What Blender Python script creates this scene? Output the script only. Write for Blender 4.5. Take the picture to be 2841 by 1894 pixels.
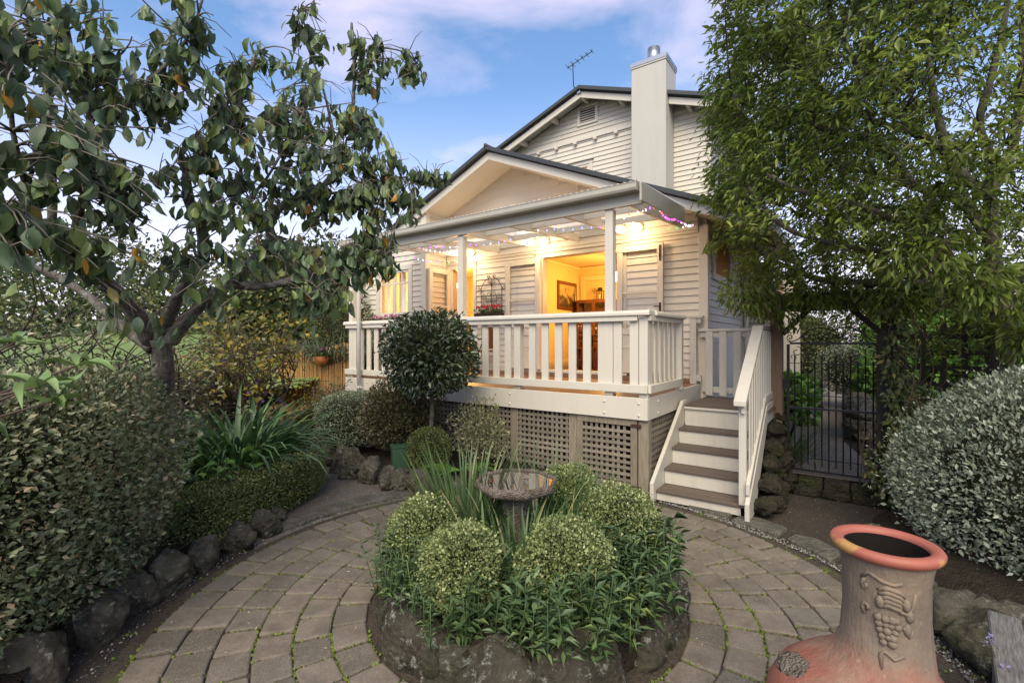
import bpy, bmesh, math, random
import numpy as np
from mathutils import Vector, Matrix
random.seed(7); RNG = np.random.default_rng(11)
S = bpy.context.scene; COL = S.collection; PI = math.pi; R = math.radians
for o in list(bpy.data.objects): bpy.data.objects.remove(o)

# ---------------------------------------------------------------- camera
CAMZ = 1.755
cam = bpy.data.cameras.new('camera'); camo = bpy.data.objects.new('camera', cam); COL.objects.link(camo)
camo.location = (0, 0, CAMZ); camo.rotation_euler = (PI/2, 0, 0)
cam.sensor_width = 36; cam.lens = 36*1313/2841; cam.clip_start = .05; cam.clip_end = 800
S.camera = camo

# ---------------------------------------------------------------- world, sun, exposure
SUN_EL, SUN_ROT = R(46), R(191)
W = bpy.data.worlds.new('World'); S.world = W; W.use_nodes = True
nt = W.node_tree; nt.nodes.clear()
def N(nt, t, **kw):
    n = nt.nodes.new(t)
    for k, v in kw.items():
        if k in n.inputs: n.inputs[k].default_value = v
        else: setattr(n, k, v)
    return n
def L(nt, a, b): nt.links.new(a, b)
sky = N(nt, 'ShaderNodeTexSky', sky_type='NISHITA', sun_disc=False, sun_elevation=SUN_EL, sun_rotation=SUN_ROT,
        air_density=1.0, dust_density=1.2, ozone_density=1.6)
tc = N(nt, 'ShaderNodeTexCoord'); mp = N(nt, 'ShaderNodeMapping'); mp.inputs['Scale'].default_value = (1.0, 1.0, 2.6)
mp.inputs['Rotation'].default_value = (0, R(14), R(20))
L(nt, tc.outputs['Generated'], mp.inputs['Vector'])
n1 = N(nt, 'ShaderNodeTexNoise', Scale=1.9, Detail=7.0, Roughness=.55, Distortion=.35); L(nt, mp.outputs[0], n1.inputs['Vector'])
cr = N(nt, 'ShaderNodeValToRGB'); cr.color_ramp.elements[0].position = .46; cr.color_ramp.elements[1].position = .74
cr.color_ramp.elements[0].color = (0, 0, 0, 1); cr.color_ramp.elements[1].color = (.85, .85, .85, 1)
L(nt, n1.outputs['Fac'], cr.inputs['Fac'])
sep = N(nt, 'ShaderNodeSeparateXYZ'); L(nt, tc.outputs['Generated'], sep.inputs[0])
hz = N(nt, 'ShaderNodeMapRange', interpolation_type='SMOOTHSTEP'); hz.inputs['From Min'].default_value = .5; hz.inputs['From Max'].default_value = .02
hz.inputs['To Min'].default_value = 0; hz.inputs['To Max'].default_value = .75; L(nt, sep.outputs['Z'], hz.inputs['Value'])
mxf = N(nt, 'ShaderNodeMath', operation='MAXIMUM'); L(nt, cr.outputs['Color'], mxf.inputs[0]); L(nt, hz.outputs[0], mxf.inputs[1])
SKY_GAIN = N(nt, 'ShaderNodeMixRGB', blend_type='MULTIPLY', Fac=1.0); SKY_GAIN.inputs['Color2'].default_value = (.70, .82, .90, 1)
L(nt, sky.outputs[0], SKY_GAIN.inputs['Color1'])
mx = N(nt, 'ShaderNodeMixRGB'); mx.inputs['Color2'].default_value = (4.7, 3.95, 4.6, 1)
L(nt, mxf.outputs[0], mx.inputs['Fac']); L(nt, SKY_GAIN.outputs[0], mx.inputs['Color1'])
bg = N(nt, 'ShaderNodeBackground', Strength=.135); L(nt, mx.outputs[0], bg.inputs['Color'])
wo = N(nt, 'ShaderNodeOutputWorld'); L(nt, bg.outputs[0], wo.inputs['Surface'])
sl = bpy.data.lights.new('sun', 'SUN'); sl.energy = 2.1; sl.angle = R(45); sl.color = (1, .84, .60)
so = bpy.data.objects.new('sun', sl); COL.objects.link(so)
sd = Vector((math.sin(SUN_ROT)*math.cos(SUN_EL), math.cos(SUN_ROT)*math.cos(SUN_EL), math.sin(SUN_EL)))
so.rotation_euler = sd.to_track_quat('Z', 'Y').to_euler(); so.location = (-4, -8, 12)
S.view_settings.view_transform = 'Standard'; S.view_settings.look = 'None'
S.view_settings.exposure = 1.14; S.view_settings.gamma = 1
S.view_settings.use_curve_mapping = False
S.render.engine = 'CYCLES'; S.cycles.use_denoising = True
S.cycles.max_bounces = 10; S.cycles.diffuse_bounces = 7; S.cycles.transparent_max_bounces = 12; S.cycles.sample_clamp_indirect = 6

# ---------------------------------------------------------------- house frame
TH = R(-35.65); CX, CY = 1.5, 5.24
UX = Vector((math.cos(TH), math.sin(TH), 0)); VX = Vector((-math.sin(TH), math.cos(TH), 0))
def HW(u, v, z=0): return Vector((CX, CY, z)) + UX*u + VX*v

# ---------------------------------------------------------------- mesh helpers
def smooth_(pts, k=5):
    pts = [Vector(p) for p in pts]; out = []
    for i in range(len(pts)-1):
        p0, p1, p2, p3 = pts[max(i-1,0)], pts[i], pts[i+1], pts[min(i+2,len(pts)-1)]
        for j in range(k):
            t = j/k; out.append(.5*((2*p1)+(p2-p0)*t+(2*p0-5*p1+4*p2-p3)*t*t+(3*p1-p0-3*p2+p3)*t**3))
    return out+[pts[-1]]
class MB:
    def __init__(s): s.v = []; s.f = []
    def add(s, vs, fs):
        o = len(s.v); s.v += [tuple(v) for v in vs]; s.f += [tuple(i+o for i in f) for f in fs]; return s
    def box(s, x0, x1, y0, y1, z0, z1):
        return s.add([(x0,y0,z0),(x1,y0,z0),(x1,y1,z0),(x0,y1,z0),(x0,y0,z1),(x1,y0,z1),(x1,y1,z1),(x0,y1,z1)],
              [(3,2,1,0),(4,5,6,7),(0,1,5,4),(1,2,6,5),(2,3,7,6),(3,0,4,7)])
    def bar(s, p, q, w, h, up=(0,0,1)):
        p, q = Vector(p), Vector(q); d = (q-p).normalized(); a = d.cross(Vector(up))
        a = a.normalized() if a.length > 1e-6 else Vector((1,0,0)); b = a.cross(d).normalized()
        c = [(-w/2,-h/2),(w/2,-h/2),(w/2,h/2),(-w/2,h/2)]
        return s.add([p+a*x+b*y for x,y in c]+[q+a*x+b*y for x,y in c], [(3,2,1,0),(4,5,6,7),(0,1,5,4),(1,2,6,5),(2,3,7,6),(3,0,4,7)])
    def tube(s, pts, r, n=6):
        pts = [Vector(p) for p in pts]; m = len(pts); rs = r if hasattr(r, '__len__') else [r]*m
        o = len(s.v); ref = None
        for i, p in enumerate(pts):
            d = (pts[min(i+1,m-1)]-pts[max(i-1,0)])
            d = d.normalized() if d.length > 1e-9 else Vector((0,0,1))
            if ref is None: ref = d.orthogonal().normalized()
            ref = (ref - d*ref.dot(d)); ref = ref.normalized() if ref.length > 1e-6 else d.orthogonal().normalized()
            b = d.cross(ref)
            for k in range(n):
                t = 2*PI*k/n; s.v.append(tuple(p + (ref*math.cos(t)+b*math.sin(t))*rs[i]))
        for i in range(m-1):
            for k in range(n):
                k2 = (k+1) % n; s.f.append((o+i*n+k, o+i*n+k2, o+(i+1)*n+k2, o+(i+1)*n+k))
        s.f.append(tuple(o+k for k in reversed(range(n)))); s.f.append(tuple(o+(m-1)*n+k for k in range(n)))
        return s
    def lathe(s, prof, n=32, c=(0,0,0), ph=0):
        o = len(s.v); m = len(prof)
        for r, z in prof:
            for k in range(n):
                t = 2*PI*k/n+ph; s.v.append((c[0]+r*math.cos(t), c[1]+r*math.sin(t), c[2]+z))
        for i in range(m-1):
            for k in range(n):
                k2 = (k+1) % n; s.f.append((o+i*n+k, o+i*n+k2, o+(i+1)*n+k2, o+(i+1)*n+k))
        s.f.append(tuple(o+k for k in reversed(range(n)))); s.f.append(tuple(o+(m-1)*n+k for k in range(n)))
        return s
    def prism(s, poly, ax, a, b):      # poly in the two other axes (in xyz order), extruded along ax from a to b
        def P(p, t): l = list(p); l.insert(ax, t); return tuple(l)
        n = len(poly)
        return s.add([P(p,a) for p in poly]+[P(p,b) for p in poly],
            [tuple(reversed(range(n))), tuple(range(n,2*n))]+[(i,(i+1)%n,n+(i+1)%n,n+i) for i in range(n)])
    def ball(s, c, r, n=8, m=6):
        rx, ry, rz = r if hasattr(r, '__len__') else (r, r, r)
        o = len(s.v); s.v.append((c[0],c[1],c[2]-rz))
        for i in range(1, m):
            a = -PI/2+PI*i/m
            for k in range(n):
                t = 2*PI*k/n; s.v.append((c[0]+rx*math.cos(a)*math.cos(t), c[1]+ry*math.cos(a)*math.sin(t), c[2]+rz*math.sin(a)))
        s.v.append((c[0],c[1],c[2]+rz)); T = len(s.v)-1
        for k in range(n):
            k2 = (k+1) % n; s.f.append((o, o+1+k2, o+1+k)); s.f.append((T, T-n+k, T-n+k2))
        for i in range(m-2):
            for k in range(n):
                k2 = (k+1) % n; q = o+1+i*n; s.f.append((q+k, q+k2, q+n+k2, q+n+k))
        return s
    def mesh(s, name, mat, smooth=False):
        me = bpy.data.meshes.new(name); me.from_pydata(s.v, [], s.f); me.validate()
        bm = bmesh.new(); bm.from_mesh(me); bmesh.ops.recalc_face_normals(bm, faces=bm.faces); bm.to_mesh(me); bm.free()
        if mat: me.materials.append(mat)
        if smooth: me.polygons.foreach_set('use_smooth', [True]*len(me.polygons))
        return me
    def build(s, name, mat, parent=None, smooth=False, bevel=0, seg=1):
        return link(name, s.mesh(name, mat, smooth), parent, bevel, seg)
def link(name, me, parent=None, bevel=0, seg=1):
    o = bpy.data.objects.new(name, me); COL.objects.link(o)
    if parent: o.parent = parent
    if bevel:
        b = o.modifiers.new('bevel', 'BEVEL'); b.width = bevel; b.segments = seg; b.limit_method = 'ANGLE'
    return o
def thing(name, label, cat, loc=(0,0,0), rz=0, group=None):
    o = bpy.data.objects.new(name, None); COL.objects.link(o); o.location = loc; o.rotation_euler = (0,0,rz)
    o['label'] = label; o['category'] = cat
    if group: o['group'] = group
    o.empty_display_size = .1
    return o
def hthing(name, label, cat, u=0, v=0, z=0, group=None): return thing(name, label, cat, HW(u,v,z), TH, group)
def tag(o, label, cat, group=None):
    o['label'] = label; o['category'] = cat
    if group: o['group'] = group
    return o
def kind(o, k): o['kind'] = k; return o
def copy_tree(o, parent=None):
    c = o.copy(); COL.objects.link(c)
    if parent: c.parent = parent
    for ch in list(o.children): copy_tree(ch, c)
    return c

# ---------------------------------------------------------------- materials
def newmat(name):
    m = bpy.data.materials.new(name); m.use_nodes = True; nt = m.node_tree; nt.nodes.clear()
    out = N(nt, 'ShaderNodeOutputMaterial'); b = N(nt, 'ShaderNodeBsdfPrincipled'); L(nt, b.outputs[0], out.inputs['Surface'])
    return m, nt, b, out
def ramp(nt, cols, src, interp='LINEAR'):
    r = N(nt, 'ShaderNodeValToRGB'); r.color_ramp.interpolation = interp; e = r.color_ramp.elements
    while len(e) > 2: e.remove(e[-1])
    n = len(cols)
    for i, c in enumerate(cols):
        p, cc = (c[0], c[1]) if len(c) == 2 else (i/(n-1), c)
        if i < 2: x = e[i]; x.position = p
        else: x = e.new(p)
        x.color = (*cc, 1)
    L(nt, src, r.inputs['Fac']); return r
def pos(nt, scale=(1,1,1), rot=0):
    g = N(nt, 'ShaderNodeNewGeometry'); m = N(nt, 'ShaderNodeMapping'); m.inputs['Scale'].default_value = scale
    m.inputs['Rotation'].default_value = (0,0,rot); L(nt, g.outputs['Position'], m.inputs['Vector']); return m.outputs[0]
def objc(nt, scale=(1,1,1)):
    g = N(nt, 'ShaderNodeTexCoord'); m = N(nt, 'ShaderNodeMapping'); m.inputs['Scale'].default_value = scale
    L(nt, g.outputs['Object'], m.inputs['Vector']); return m.outputs[0]
def noise(nt, vec, sc, det=4, rough=.55): 
    n = N(nt, 'ShaderNodeTexNoise', Scale=sc, Detail=det, Roughness=rough); L(nt, vec, n.inputs['Vector']); return n.outputs['Fac']
def mixc(nt, fac, a, b, mode='MIX'):
    m = N(nt, 'ShaderNodeMixRGB', blend_type=mode)
    for s, i in ((fac,'Fac'),(a,'Color1'),(b,'Color2')):
        if hasattr(s, 'is_output'): L(nt, s, m.inputs[i])
        elif isinstance(s, (int,float)): m.inputs[i].default_value = s
        else: m.inputs[i].default_value = (*s,1)
    return m.outputs[0]
def bump(nt, b, h, st=.3, dist=.01):
    n = N(nt, 'ShaderNodeBump', Strength=st, Distance=dist); L(nt, h, n.inputs['Height']); L(nt, n.outputs[0], b.inputs['Normal'])
def add(nt, a, b, op='ADD'):
    m = N(nt, 'ShaderNodeMath', operation=op)
    for s, i in ((a,0),(b,1)):
        if hasattr(s, 'is_output'): L(nt, s, m.inputs[i])
        else: m.inputs[i].default_value = s
    return m.outputs[0]
def objrand(nt): return N(nt, 'ShaderNodeObjectInfo').outputs['Random']

def paint(name, col, rough=.45, grime=.12, grain=None):
    m, nt, b, _ = newmat(name); p = pos(nt)
    f = noise(nt, p, 3.0, 6); f2 = noise(nt, p, 38, 3)
    c = mixc(nt, add(nt, f, grime, 'MULTIPLY'), col, tuple(x*.55 for x in col))
    sk = ramp(nt, [(.48,(0,0,0)),(.8,(1,1,1))], noise(nt, pos(nt, (5,5,.5)), 2.4, 6, .7)).outputs[0]
    c = mixc(nt, add(nt, sk, grime*1.5, 'MULTIPLY'), c, (.30,.275,.22))
    c = mixc(nt, add(nt, objrand(nt), .10, 'MULTIPLY'), c, (.42,.39,.34))
    L(nt, c, b.inputs['Base Color']); b.inputs['Roughness'].default_value = rough
    h = f2
    if grain: h = noise(nt, objc(nt, grain), 6, 4)
    bump(nt, b, h, .25, .004); return m
def timber(name, c0, c1, grain=(1,12,12), rough=.75, st=.4, world=True, rnd=.35):
    m, nt, b, _ = newmat(name); p = pos(nt, grain, -TH if world else 0) if world else objc(nt, grain)
    f = noise(nt, p, 5, 6, .65); r = ramp(nt, [(.3,c0),(.72,c1)], f)
    c = mixc(nt, add(nt, objrand(nt), rnd, 'MULTIPLY'), r.outputs[0], tuple(x*.5 for x in c0))
    L(nt, c, b.inputs['Base Color']); b.inputs['Roughness'].default_value = rough; bump(nt, b, f, st, .006); return m
def plain(name, col, rough=.5, metal=0, spec=.5):
    m, nt, b, _ = newmat(name); b.inputs['Roughness'].default_value = rough
    b.inputs['Metallic'].default_value = metal; b.inputs['Specular IOR Level'].default_value = spec
    f = noise(nt, pos(nt), 18, 3); L(nt, mixc(nt, add(nt, f, .4, 'MULTIPLY'), col, tuple(x*.6 for x in col)), b.inputs['Base Color']); return m
def emit(name, col, st):
    m, nt, b, out = newmat(name); e = N(nt, 'ShaderNodeEmission', Strength=st); e.inputs['Color'].default_value = (*col,1)
    L(nt, e.outputs[0], out.inputs['Surface']); return m
def leafmat(name, cols, rough=.45, trans=.25, spec=.4, vein=False):
    m, nt, b, out = newmat(name); g = N(nt, 'ShaderNodeNewGeometry')
    t = add(nt, add(nt, g.outputs['Random Per Island'], objrand(nt)), 1.0, 'MODULO') if False else add(nt, add(nt, g.outputs['Random Per Island'], objrand(nt)), 0, 'ADD')
    fr = N(nt, 'ShaderNodeMath', operation='FRACT'); L(nt, t, fr.inputs[0])
    r = ramp(nt, cols, fr.outputs[0]); c = r.outputs[0]
    f = noise(nt, pos(nt), 30, 3); c = mixc(nt, add(nt, f, .22, 'MULTIPLY'), c, (.05,.055,.02))
    L(nt, c, b.inputs['Base Color']); b.inputs['Roughness'].default_value = rough; b.inputs['Specular IOR Level'].default_value = spec
    tr = N(nt, 'ShaderNodeBsdfTranslucent'); L(nt, c, tr.inputs['Color'])
    mx = N(nt, 'ShaderNodeMixShader', Fac=trans); L(nt, b.outputs[0], mx.inputs[1]); L(nt, tr.outputs[0], mx.inputs[2])
    L(nt, mx.outputs[0], out.inputs['Surface'])
    if vein:
        w = N(nt, 'ShaderNodeTexWave', Scale=9.0, Distortion=.6); L(nt, objc(nt), w.inputs['Vector']); bump(nt, b, w.outputs['Fac'], .3, .01)
    return m
def stone(name, dark, light, lichen=.5, moss=.3, sc=6):
    m, nt, b, _ = newmat(name); p = pos(nt)
    f = noise(nt, p, sc, 8, .6); r = ramp(nt, [(.3,dark),(.7,light)], f)
    l = ramp(nt, [(.53+.08*(1-lichen),(0,0,0)),(.585+.08*(1-lichen),(1,1,1))], noise(nt, p, 13, 10, .85))
    c = mixc(nt, add(nt, l.outputs[0], lichen, 'MULTIPLY'), r.outputs[0], (.42,.44,.38))
    ms = ramp(nt, [(.5,(0,0,0)),(.7,(1,1,1))], noise(nt, p, 4, 5))
    c = mixc(nt, add(nt, ms.outputs[0], moss, 'MULTIPLY'), c, (.05,.075,.012))
    L(nt, c, b.inputs['Base Color']); b.inputs['Roughness'].default_value = .92; b.inputs['Specular IOR Level'].default_value = .2
    vv = N(nt, 'ShaderNodeTexVoronoi', Scale=sc*5); L(nt, p, vv.inputs['Vector'])
    bump(nt, b, add(nt, add(nt, f, noise(nt, p, 40, 6, .8)), vv.outputs['Distance']), 1.0, .035); return m
def bark(name, dark, light, lich=.5):
    m, nt, b, _ = newmat(name); p = pos(nt, (1,1,1))
    f = noise(nt, p, 26, 6, .7); r = ramp(nt, [(.35,dark),(.7,light)], f)
    l = ramp(nt, [(.5,(0,0,0)),(.62,(1,1,1))], noise(nt, p, 11, 6, .7))
    c = mixc(nt, add(nt, l.outputs[0], lich, 'MULTIPLY'), r.outputs[0], (.26,.28,.22))
    L(nt, c, b.inputs['Base Color']); b.inputs['Roughness'].default_value = .9; bump(nt, b, f, .9, .015); return m

M = {}
M['white'] = paint('white_paint', (.57,.535,.455))
M['cream'] = paint('cream_weatherboard_paint', (.60,.545,.45), .5, .12)
M['greyw'] = paint('pale_grey_paint', (.39,.37,.31), .4, .15)
M['render'] = paint('cement_render_paint', (.45,.445,.405), .8, .16)
M['stairwhite'] = paint('worn_white_paint', (.53,.50,.43), .5, .25, (2,30,30))
M['roof'] = plain('dark_roof_metal', (.035,.04,.04), .45)
M['deck'] = timber('stained_decking', (.19,.095,.05), (.27,.145,.08), (1,20,20), .42, .25)
M['tread'] = timber('stained_treads', (.078,.056,.042), (.135,.102,.078), (1,25,25), .6, .3)
M['grey_wood'] = timber('weathered_timber', (.16,.135,.095), (.32,.275,.205), (14,14,1.2), .85, .5)
M['lattice'] = timber('weathered_lattice', (.16,.135,.10), (.30,.262,.20), (6,6,6), .85, .5, rnd=.6)
M['brown_post'] = timber('brown_post', (.10,.065,.04), (.19,.13,.085), (14,14,1.2), .85, .6)
M['dark_wood'] = timber('dark_weathered_wood', (.014,.012,.009), (.036,.029,.021), (8,8,2), .85, .5)
M['bench_wood'] = timber('silvered_bench_wood', (.05,.048,.043), (.27,.262,.24), (2.5,26,10), .85, .8, world=False)
M['furn'] = timber('polished_brown_wood', (.11,.035,.012), (.22,.085,.03), (6,6,2), .3, .1)
M['floor'] = timber('oak_floor', (.3,.19,.08), (.42,.28,.13), (1,10,1), .35, .1)
M['wall_in'] = plain('warm_cream_wall', (.78,.60,.25), .7)
M['ceil_in'] = plain('cream_ceiling', (.80,.66,.34), .7)
M['iron'] = plain('black_iron', (.012,.012,.013), .45, .3)
M['rust'] = plain('rusty_iron', (.05,.026,.018), .7, .3)
M['metal'] = plain('galvanised_metal', (.42,.43,.44), .35, .9)
M['pvc'] = plain('white_pipe', (.58,.57,.53), .3)
M['dark'] = plain('hollow_shade_black', (.01,.01,.009), .9)  # near-black colour standing in for shade in hollows
M['soffit'] = paint('soffit_paint', (.62,.55,.45), .6, .06)
M['curtain'] = plain('white_curtain', (.8,.74,.6), .8)
M['blind'] = plain('orange_blind', (.62,.24,.04), .8)
M['soot'] = plain('sooty_clay', (.014,.012,.010), .95, 0, .1)
M['soil'] = stone('garden_soil', (.022,.016,.011), (.06,.045,.032), .04, .12, 14)
M['rock'] = stone('basalt_rock', (.04,.035,.026), (.19,.168,.13), .7, .3, 5)
M['rock_ring'] = stone('lichened_rock', (.03,.026,.018), (.12,.105,.08), .85, .3, 5)
M['rock_dark'] = stone('mossy_dark_rock', (.018,.015,.010), (.065,.055,.04), .15, .6, 7)
M['rock_tan'] = stone('tan_rock', (.20,.12,.06), (.42,.29,.17), .2, .05, 6)
M['flag'] = stone('flagstone', (.10,.095,.075), (.22,.205,.17), .25, .2, 5)
M['cast'] = stone('cast_stone', (.14,.115,.09), (.36,.305,.25), .35, .1, 18)
# pavers: grain, each one its own tone
m, nt, b, _ = newmat('pavers'); p = pos(nt)
f = noise(nt, p, 120, 3, .7); f2 = noise(nt, p, 3.5, 5)
c = ramp(nt, [(0,(.085,.073,.056)),(.35,(.135,.114,.087)),(.75,(.165,.136,.102)),(1,(.115,.106,.086))], objrand(nt)).outputs[0]
c = mixc(nt, ramp(nt, [(.45,(0,0,0)),(.8,(1,1,1))], f).outputs[0], c, (.28,.245,.195)); c = mixc(nt, ramp(nt, [(.42,(0,0,0)),(.72,(.85,.85,.85))], noise(nt, p, 6, 8, .7)).outputs[0], c, (.075,.062,.045))
L(nt, c, b.inputs['Base Color']); b.inputs['Roughness'].default_value = .85; bump(nt, b, f, .5, .006); M['paver'] = m
# paver joints: dark sand, mossy patches
m, nt, b, _ = newmat('joint_sand'); p = pos(nt)
mo = ramp(nt, [(.56,(0,0,0)),(.66,(1,1,1))], noise(nt, p, 2.6, 6, .65)).outputs[0]
c = mixc(nt, add(nt, mo, .6, 'MULTIPLY'), ramp(nt, [(.3,(.02,.016,.01)),(.7,(.075,.058,.04))], noise(nt, p, 60, 4)).outputs[0], (.085,.10,.02))
L(nt, c, b.inputs['Base Color']); b.inputs['Roughness'].default_value = .95; bump(nt, b, noise(nt, p, 90, 4), .8, .01); M['joint'] = m
def granular(name, c0, c1, spec, sc=140, thr=.66):
    m, nt, b, _ = newmat(name); p = pos(nt)
    v = N(nt, 'ShaderNodeTexVoronoi', Scale=sc); L(nt, p, v.inputs['Vector'])
    sepc = N(nt, 'ShaderNodeSeparateColor'); L(nt, v.outputs['Color'], sepc.inputs[0])
    c = ramp(nt, [(0,c0),(thr,c1),(thr+.02,spec),(1,spec)], sepc.outputs[0]).outputs[0]
    c = mixc(nt, add(nt, noise(nt, p, 2.2, 5), .6, 'MULTIPLY'), c, tuple(x*.4 for x in c0))
    L(nt, c, b.inputs['Base Color']); b.inputs['Roughness'].default_value = .92
    bump(nt, b, v.outputs['Distance'], .9, .012); return m
M['gravel'] = granular('path_gravel', (.10,.083,.066), (.25,.21,.17), (.42,.37,.31), 85, .93)
M['dirt'] = granular('bare_dirt', (.032,.024,.017), (.075,.058,.042), (.22,.19,.15), 95, .965)
M['lawnsoil'] = granular('lawn', (.13,.21,.05), (.20,.30,.08), (.25,.34,.11), 60, .8)
M['moss'] = leafmat('moss_green', [(.10,.15,.02),(.17,.22,.03)], .8, .1)
M['pebble'] = granular('white_pebbles', (.16,.15,.13), (.40,.39,.35), (.62,.61,.57), 130, .7)
M['terracotta'] = plain('terracotta_pot', (.55,.19,.06), .7)
M['green_pl'] = plain('green_plastic', (.04,.09,.045), .45)
# glass
m, nt, b, out = newmat('window_glass'); gl = N(nt, 'ShaderNodeBsdfGlossy', Roughness=.02); tp = N(nt, 'ShaderNodeBsdfTransparent')
lw = N(nt, 'ShaderNodeLayerWeight', Blend=.5); fr = add(nt, add(nt, add(nt, lw.outputs['Facing'], 4.0, 'POWER'), .3, 'MULTIPLY'), .03); mx = N(nt, 'ShaderNodeMixShader'); L(nt, fr, mx.inputs[0]); L(nt, tp.outputs[0], mx.inputs[1]); L(nt, gl.outputs[0], mx.inputs[2])
L(nt, mx.outputs[0], out.inputs['Surface']); M['glass'] = m
m, nt, b, out = newmat('clear_roof_sheet'); tl = N(nt, 'ShaderNodeBsdfTranslucent'); tl.inputs['Color'].default_value = (.85,.86,.86,1); tp = N(nt, 'ShaderNodeBsdfTransparent')
tp.inputs['Color'].default_value = (.9,.91,.92,1); gl = N(nt, 'ShaderNodeBsdfGlossy', Roughness=.15); df = N(nt,'ShaderNodeBsdfDiffuse'); df.inputs['Color'].default_value=(.75,.75,.74,1)
mx = N(nt, 'ShaderNodeMixShader', Fac=.55); L(nt, tp.outputs[0], mx.inputs[1]); L(nt, tl.outputs[0], mx.inputs[2])
mx2 = N(nt, 'ShaderNodeMixShader', Fac=.25); L(nt, mx.outputs[0], mx2.inputs[1]); L(nt, df.outputs[0], mx2.inputs[2]); L(nt, mx2.outputs[0], out.inputs['Surface']); M['sheet'] = m
m, nt, b, _ = newmat('still_water'); b.inputs['Base Color'].default_value = (.03,.027,.02,1); b.inputs['Roughness'].default_value = .015
b.inputs['Specular IOR Level'].default_value = 1.0; b.inputs['IOR'].default_value = 1.6; b.inputs['Coat Weight'].default_value = 1; b.inputs['Coat Roughness'].default_value = .01; M['water'] = m
# chiminea clay
m, nt, b, _ = newmat('fired_clay'); o = objc(nt); sx = N(nt, 'ShaderNodeSeparateXYZ'); L(nt, o, sx.inputs[0])
zz = add(nt, sx.outputs['Z'], add(nt, add(nt, noise(nt, o, 7, 4), .5, 'SUBTRACT'), .16, 'MULTIPLY'))
c = ramp(nt, [(0,(.30,.095,.062)),(.60,(.30,.095,.062)),(.67,(.26,.12,.08)),(.74,(.20,.155,.115)),(1.0,(.165,.135,.10))], zz).outputs[0]
tan = ramp(nt, [(.52,(0,0,0)),(.66,(1,1,1))], noise(nt, o, 5, 5)).outputs[0]
c = mixc(nt, add(nt, tan, .6, 'MULTIPLY'), c, (.34,.25,.17)); c = mixc(nt, add(nt, noise(nt, objc(nt,(9,9,1.2)), 3, 6), .5, 'MULTIPLY'), c, (.07,.055,.04))
c = mixc(nt, ramp(nt, [(.58,(0,0,0)),(.66,(.7,.7,.7))], noise(nt, o, 16, 8, .8)).outputs[0], c, (.12,.095,.07)); c = mixc(nt, ramp(nt, [(.62,(0,0,0)),(.70,(.6,.6,.6))], noise(nt, objc(nt,(1,1,.6)), 28, 6, .8)).outputs[0], c, (.36,.31,.25))
L(nt, c, b.inputs['Base Color']); b.inputs['Roughness'].default_value = .72; bump(nt, b, add(nt, noise(nt, o, 45, 6, .7), noise(nt, objc(nt,(14,14,2)), 5, 5)), .6, .008); M['clay'] = m
m, nt, b, _ = newmat('red_rim_clay'); o = objc(nt)
c = mixc(nt, ramp(nt, [(.55,(0,0,0)),(.62,(1,1,1))], noise(nt, o, 7, 5)).outputs[0], (.34,.105,.07), (.45,.26,.08))
c = mixc(nt, add(nt, noise(nt, o, 20, 5), .35, 'MULTIPLY'), c, (.22,.06,.04)); L(nt, c, b.inputs['Base Color']); b.inputs['Roughness'].default_value = .6; bump(nt, b, noise(nt, o, 50, 4), .3, .004); M['rim'] = m
M['bark'] = bark('lichened_bark', (.036,.031,.026), (.145,.132,.115), .6)
M['bark2'] = bark('dark_bark', (.03,.024,.018), (.11,.095,.075), .2)
M['twig'] = plain('brown_twigs', (.085,.06,.04), .8)
M['twigdark'] = plain('dark_twigs', (.035,.026,.018), .9)
M['core'] = stone('dark_crown_core', (.02,.02,.01), (.07,.07,.035), .0, .5, 30)  # twig tone darkened to carry the shade inside a crown
M['twigpale'] = plain('pale_twigs', (.17,.15,.12), .8)  # paled so the colour carries the sky's highlights on twigs
# leaves
M['l_plum'] = leafmat('broad_leaf', [(0,(.055,.09,.046)),(.35,(.08,.13,.062)),(.6,(.11,.175,.085)),(.82,(.15,.22,.055)),(.984,(.17,.205,.06)),(.99,(.42,.2,.015)),(1,(.45,.22,.02))], .42, .22, .5, True)
M['l_willow'] = leafmat('narrow_leaf', [(0,(.08,.12,.028)),(.35,(.155,.225,.04)),(.7,(.225,.30,.05)),(.9,(.29,.37,.065)),(1,(.31,.29,.12))], .42, .45, .45)
M['l_hedge'] = leafmat('hedge_leaf', [(0,(.06,.098,.04)),(.4,(.135,.172,.08)),(.7,(.225,.245,.13)),(.93,(.34,.33,.20)),(1,(.36,.24,.13))], .4, .18, .5)
M['l_box'] = leafmat('box_leaf', [(0,(0.058,0.085,0.023)),(.55,(0.117,0.150,0.039)),(.85,(0.202,0.227,0.062)),(1,(0.312,0.299,0.091))], .45, .2, .4)
M['l_silver'] = leafmat('silver_leaf', [(0,(.105,.135,.09)),(.5,(.205,.245,.175)),(.85,(.32,.365,.285)),(1,(.41,.44,.36))], .5, .15, .4)
M['l_silver2'] = leafmat('grey_green_leaf', [(0,(0.084,0.108,0.060)),(.5,(0.180,0.216,0.132)),(1,(0.336,0.384,0.264))], .5, .2, .4)
M['l_gold'] = leafmat('variegated_small_leaf', [(0,(.07,.10,.03)),(.35,(.18,.23,.08)),(.75,(.33,.385,.145)),(1,(.50,.54,.27))], .45, .25, .4)
M['l_camellia'] = leafmat('glossy_dark_leaf', [(0,(0.027,0.045,0.018)),(.6,(0.054,0.084,0.033)),(1,(0.112,0.135,0.053))], .24, .08, .8)
M['l_brown'] = leafmat('bronze_leaf', [(0,(0.049,0.045,0.022)),(.5,(0.098,0.084,0.039)),(.8,(0.154,0.119,0.056)),(1,(0.098,0.140,0.042))], .4, .15, .5)
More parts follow.
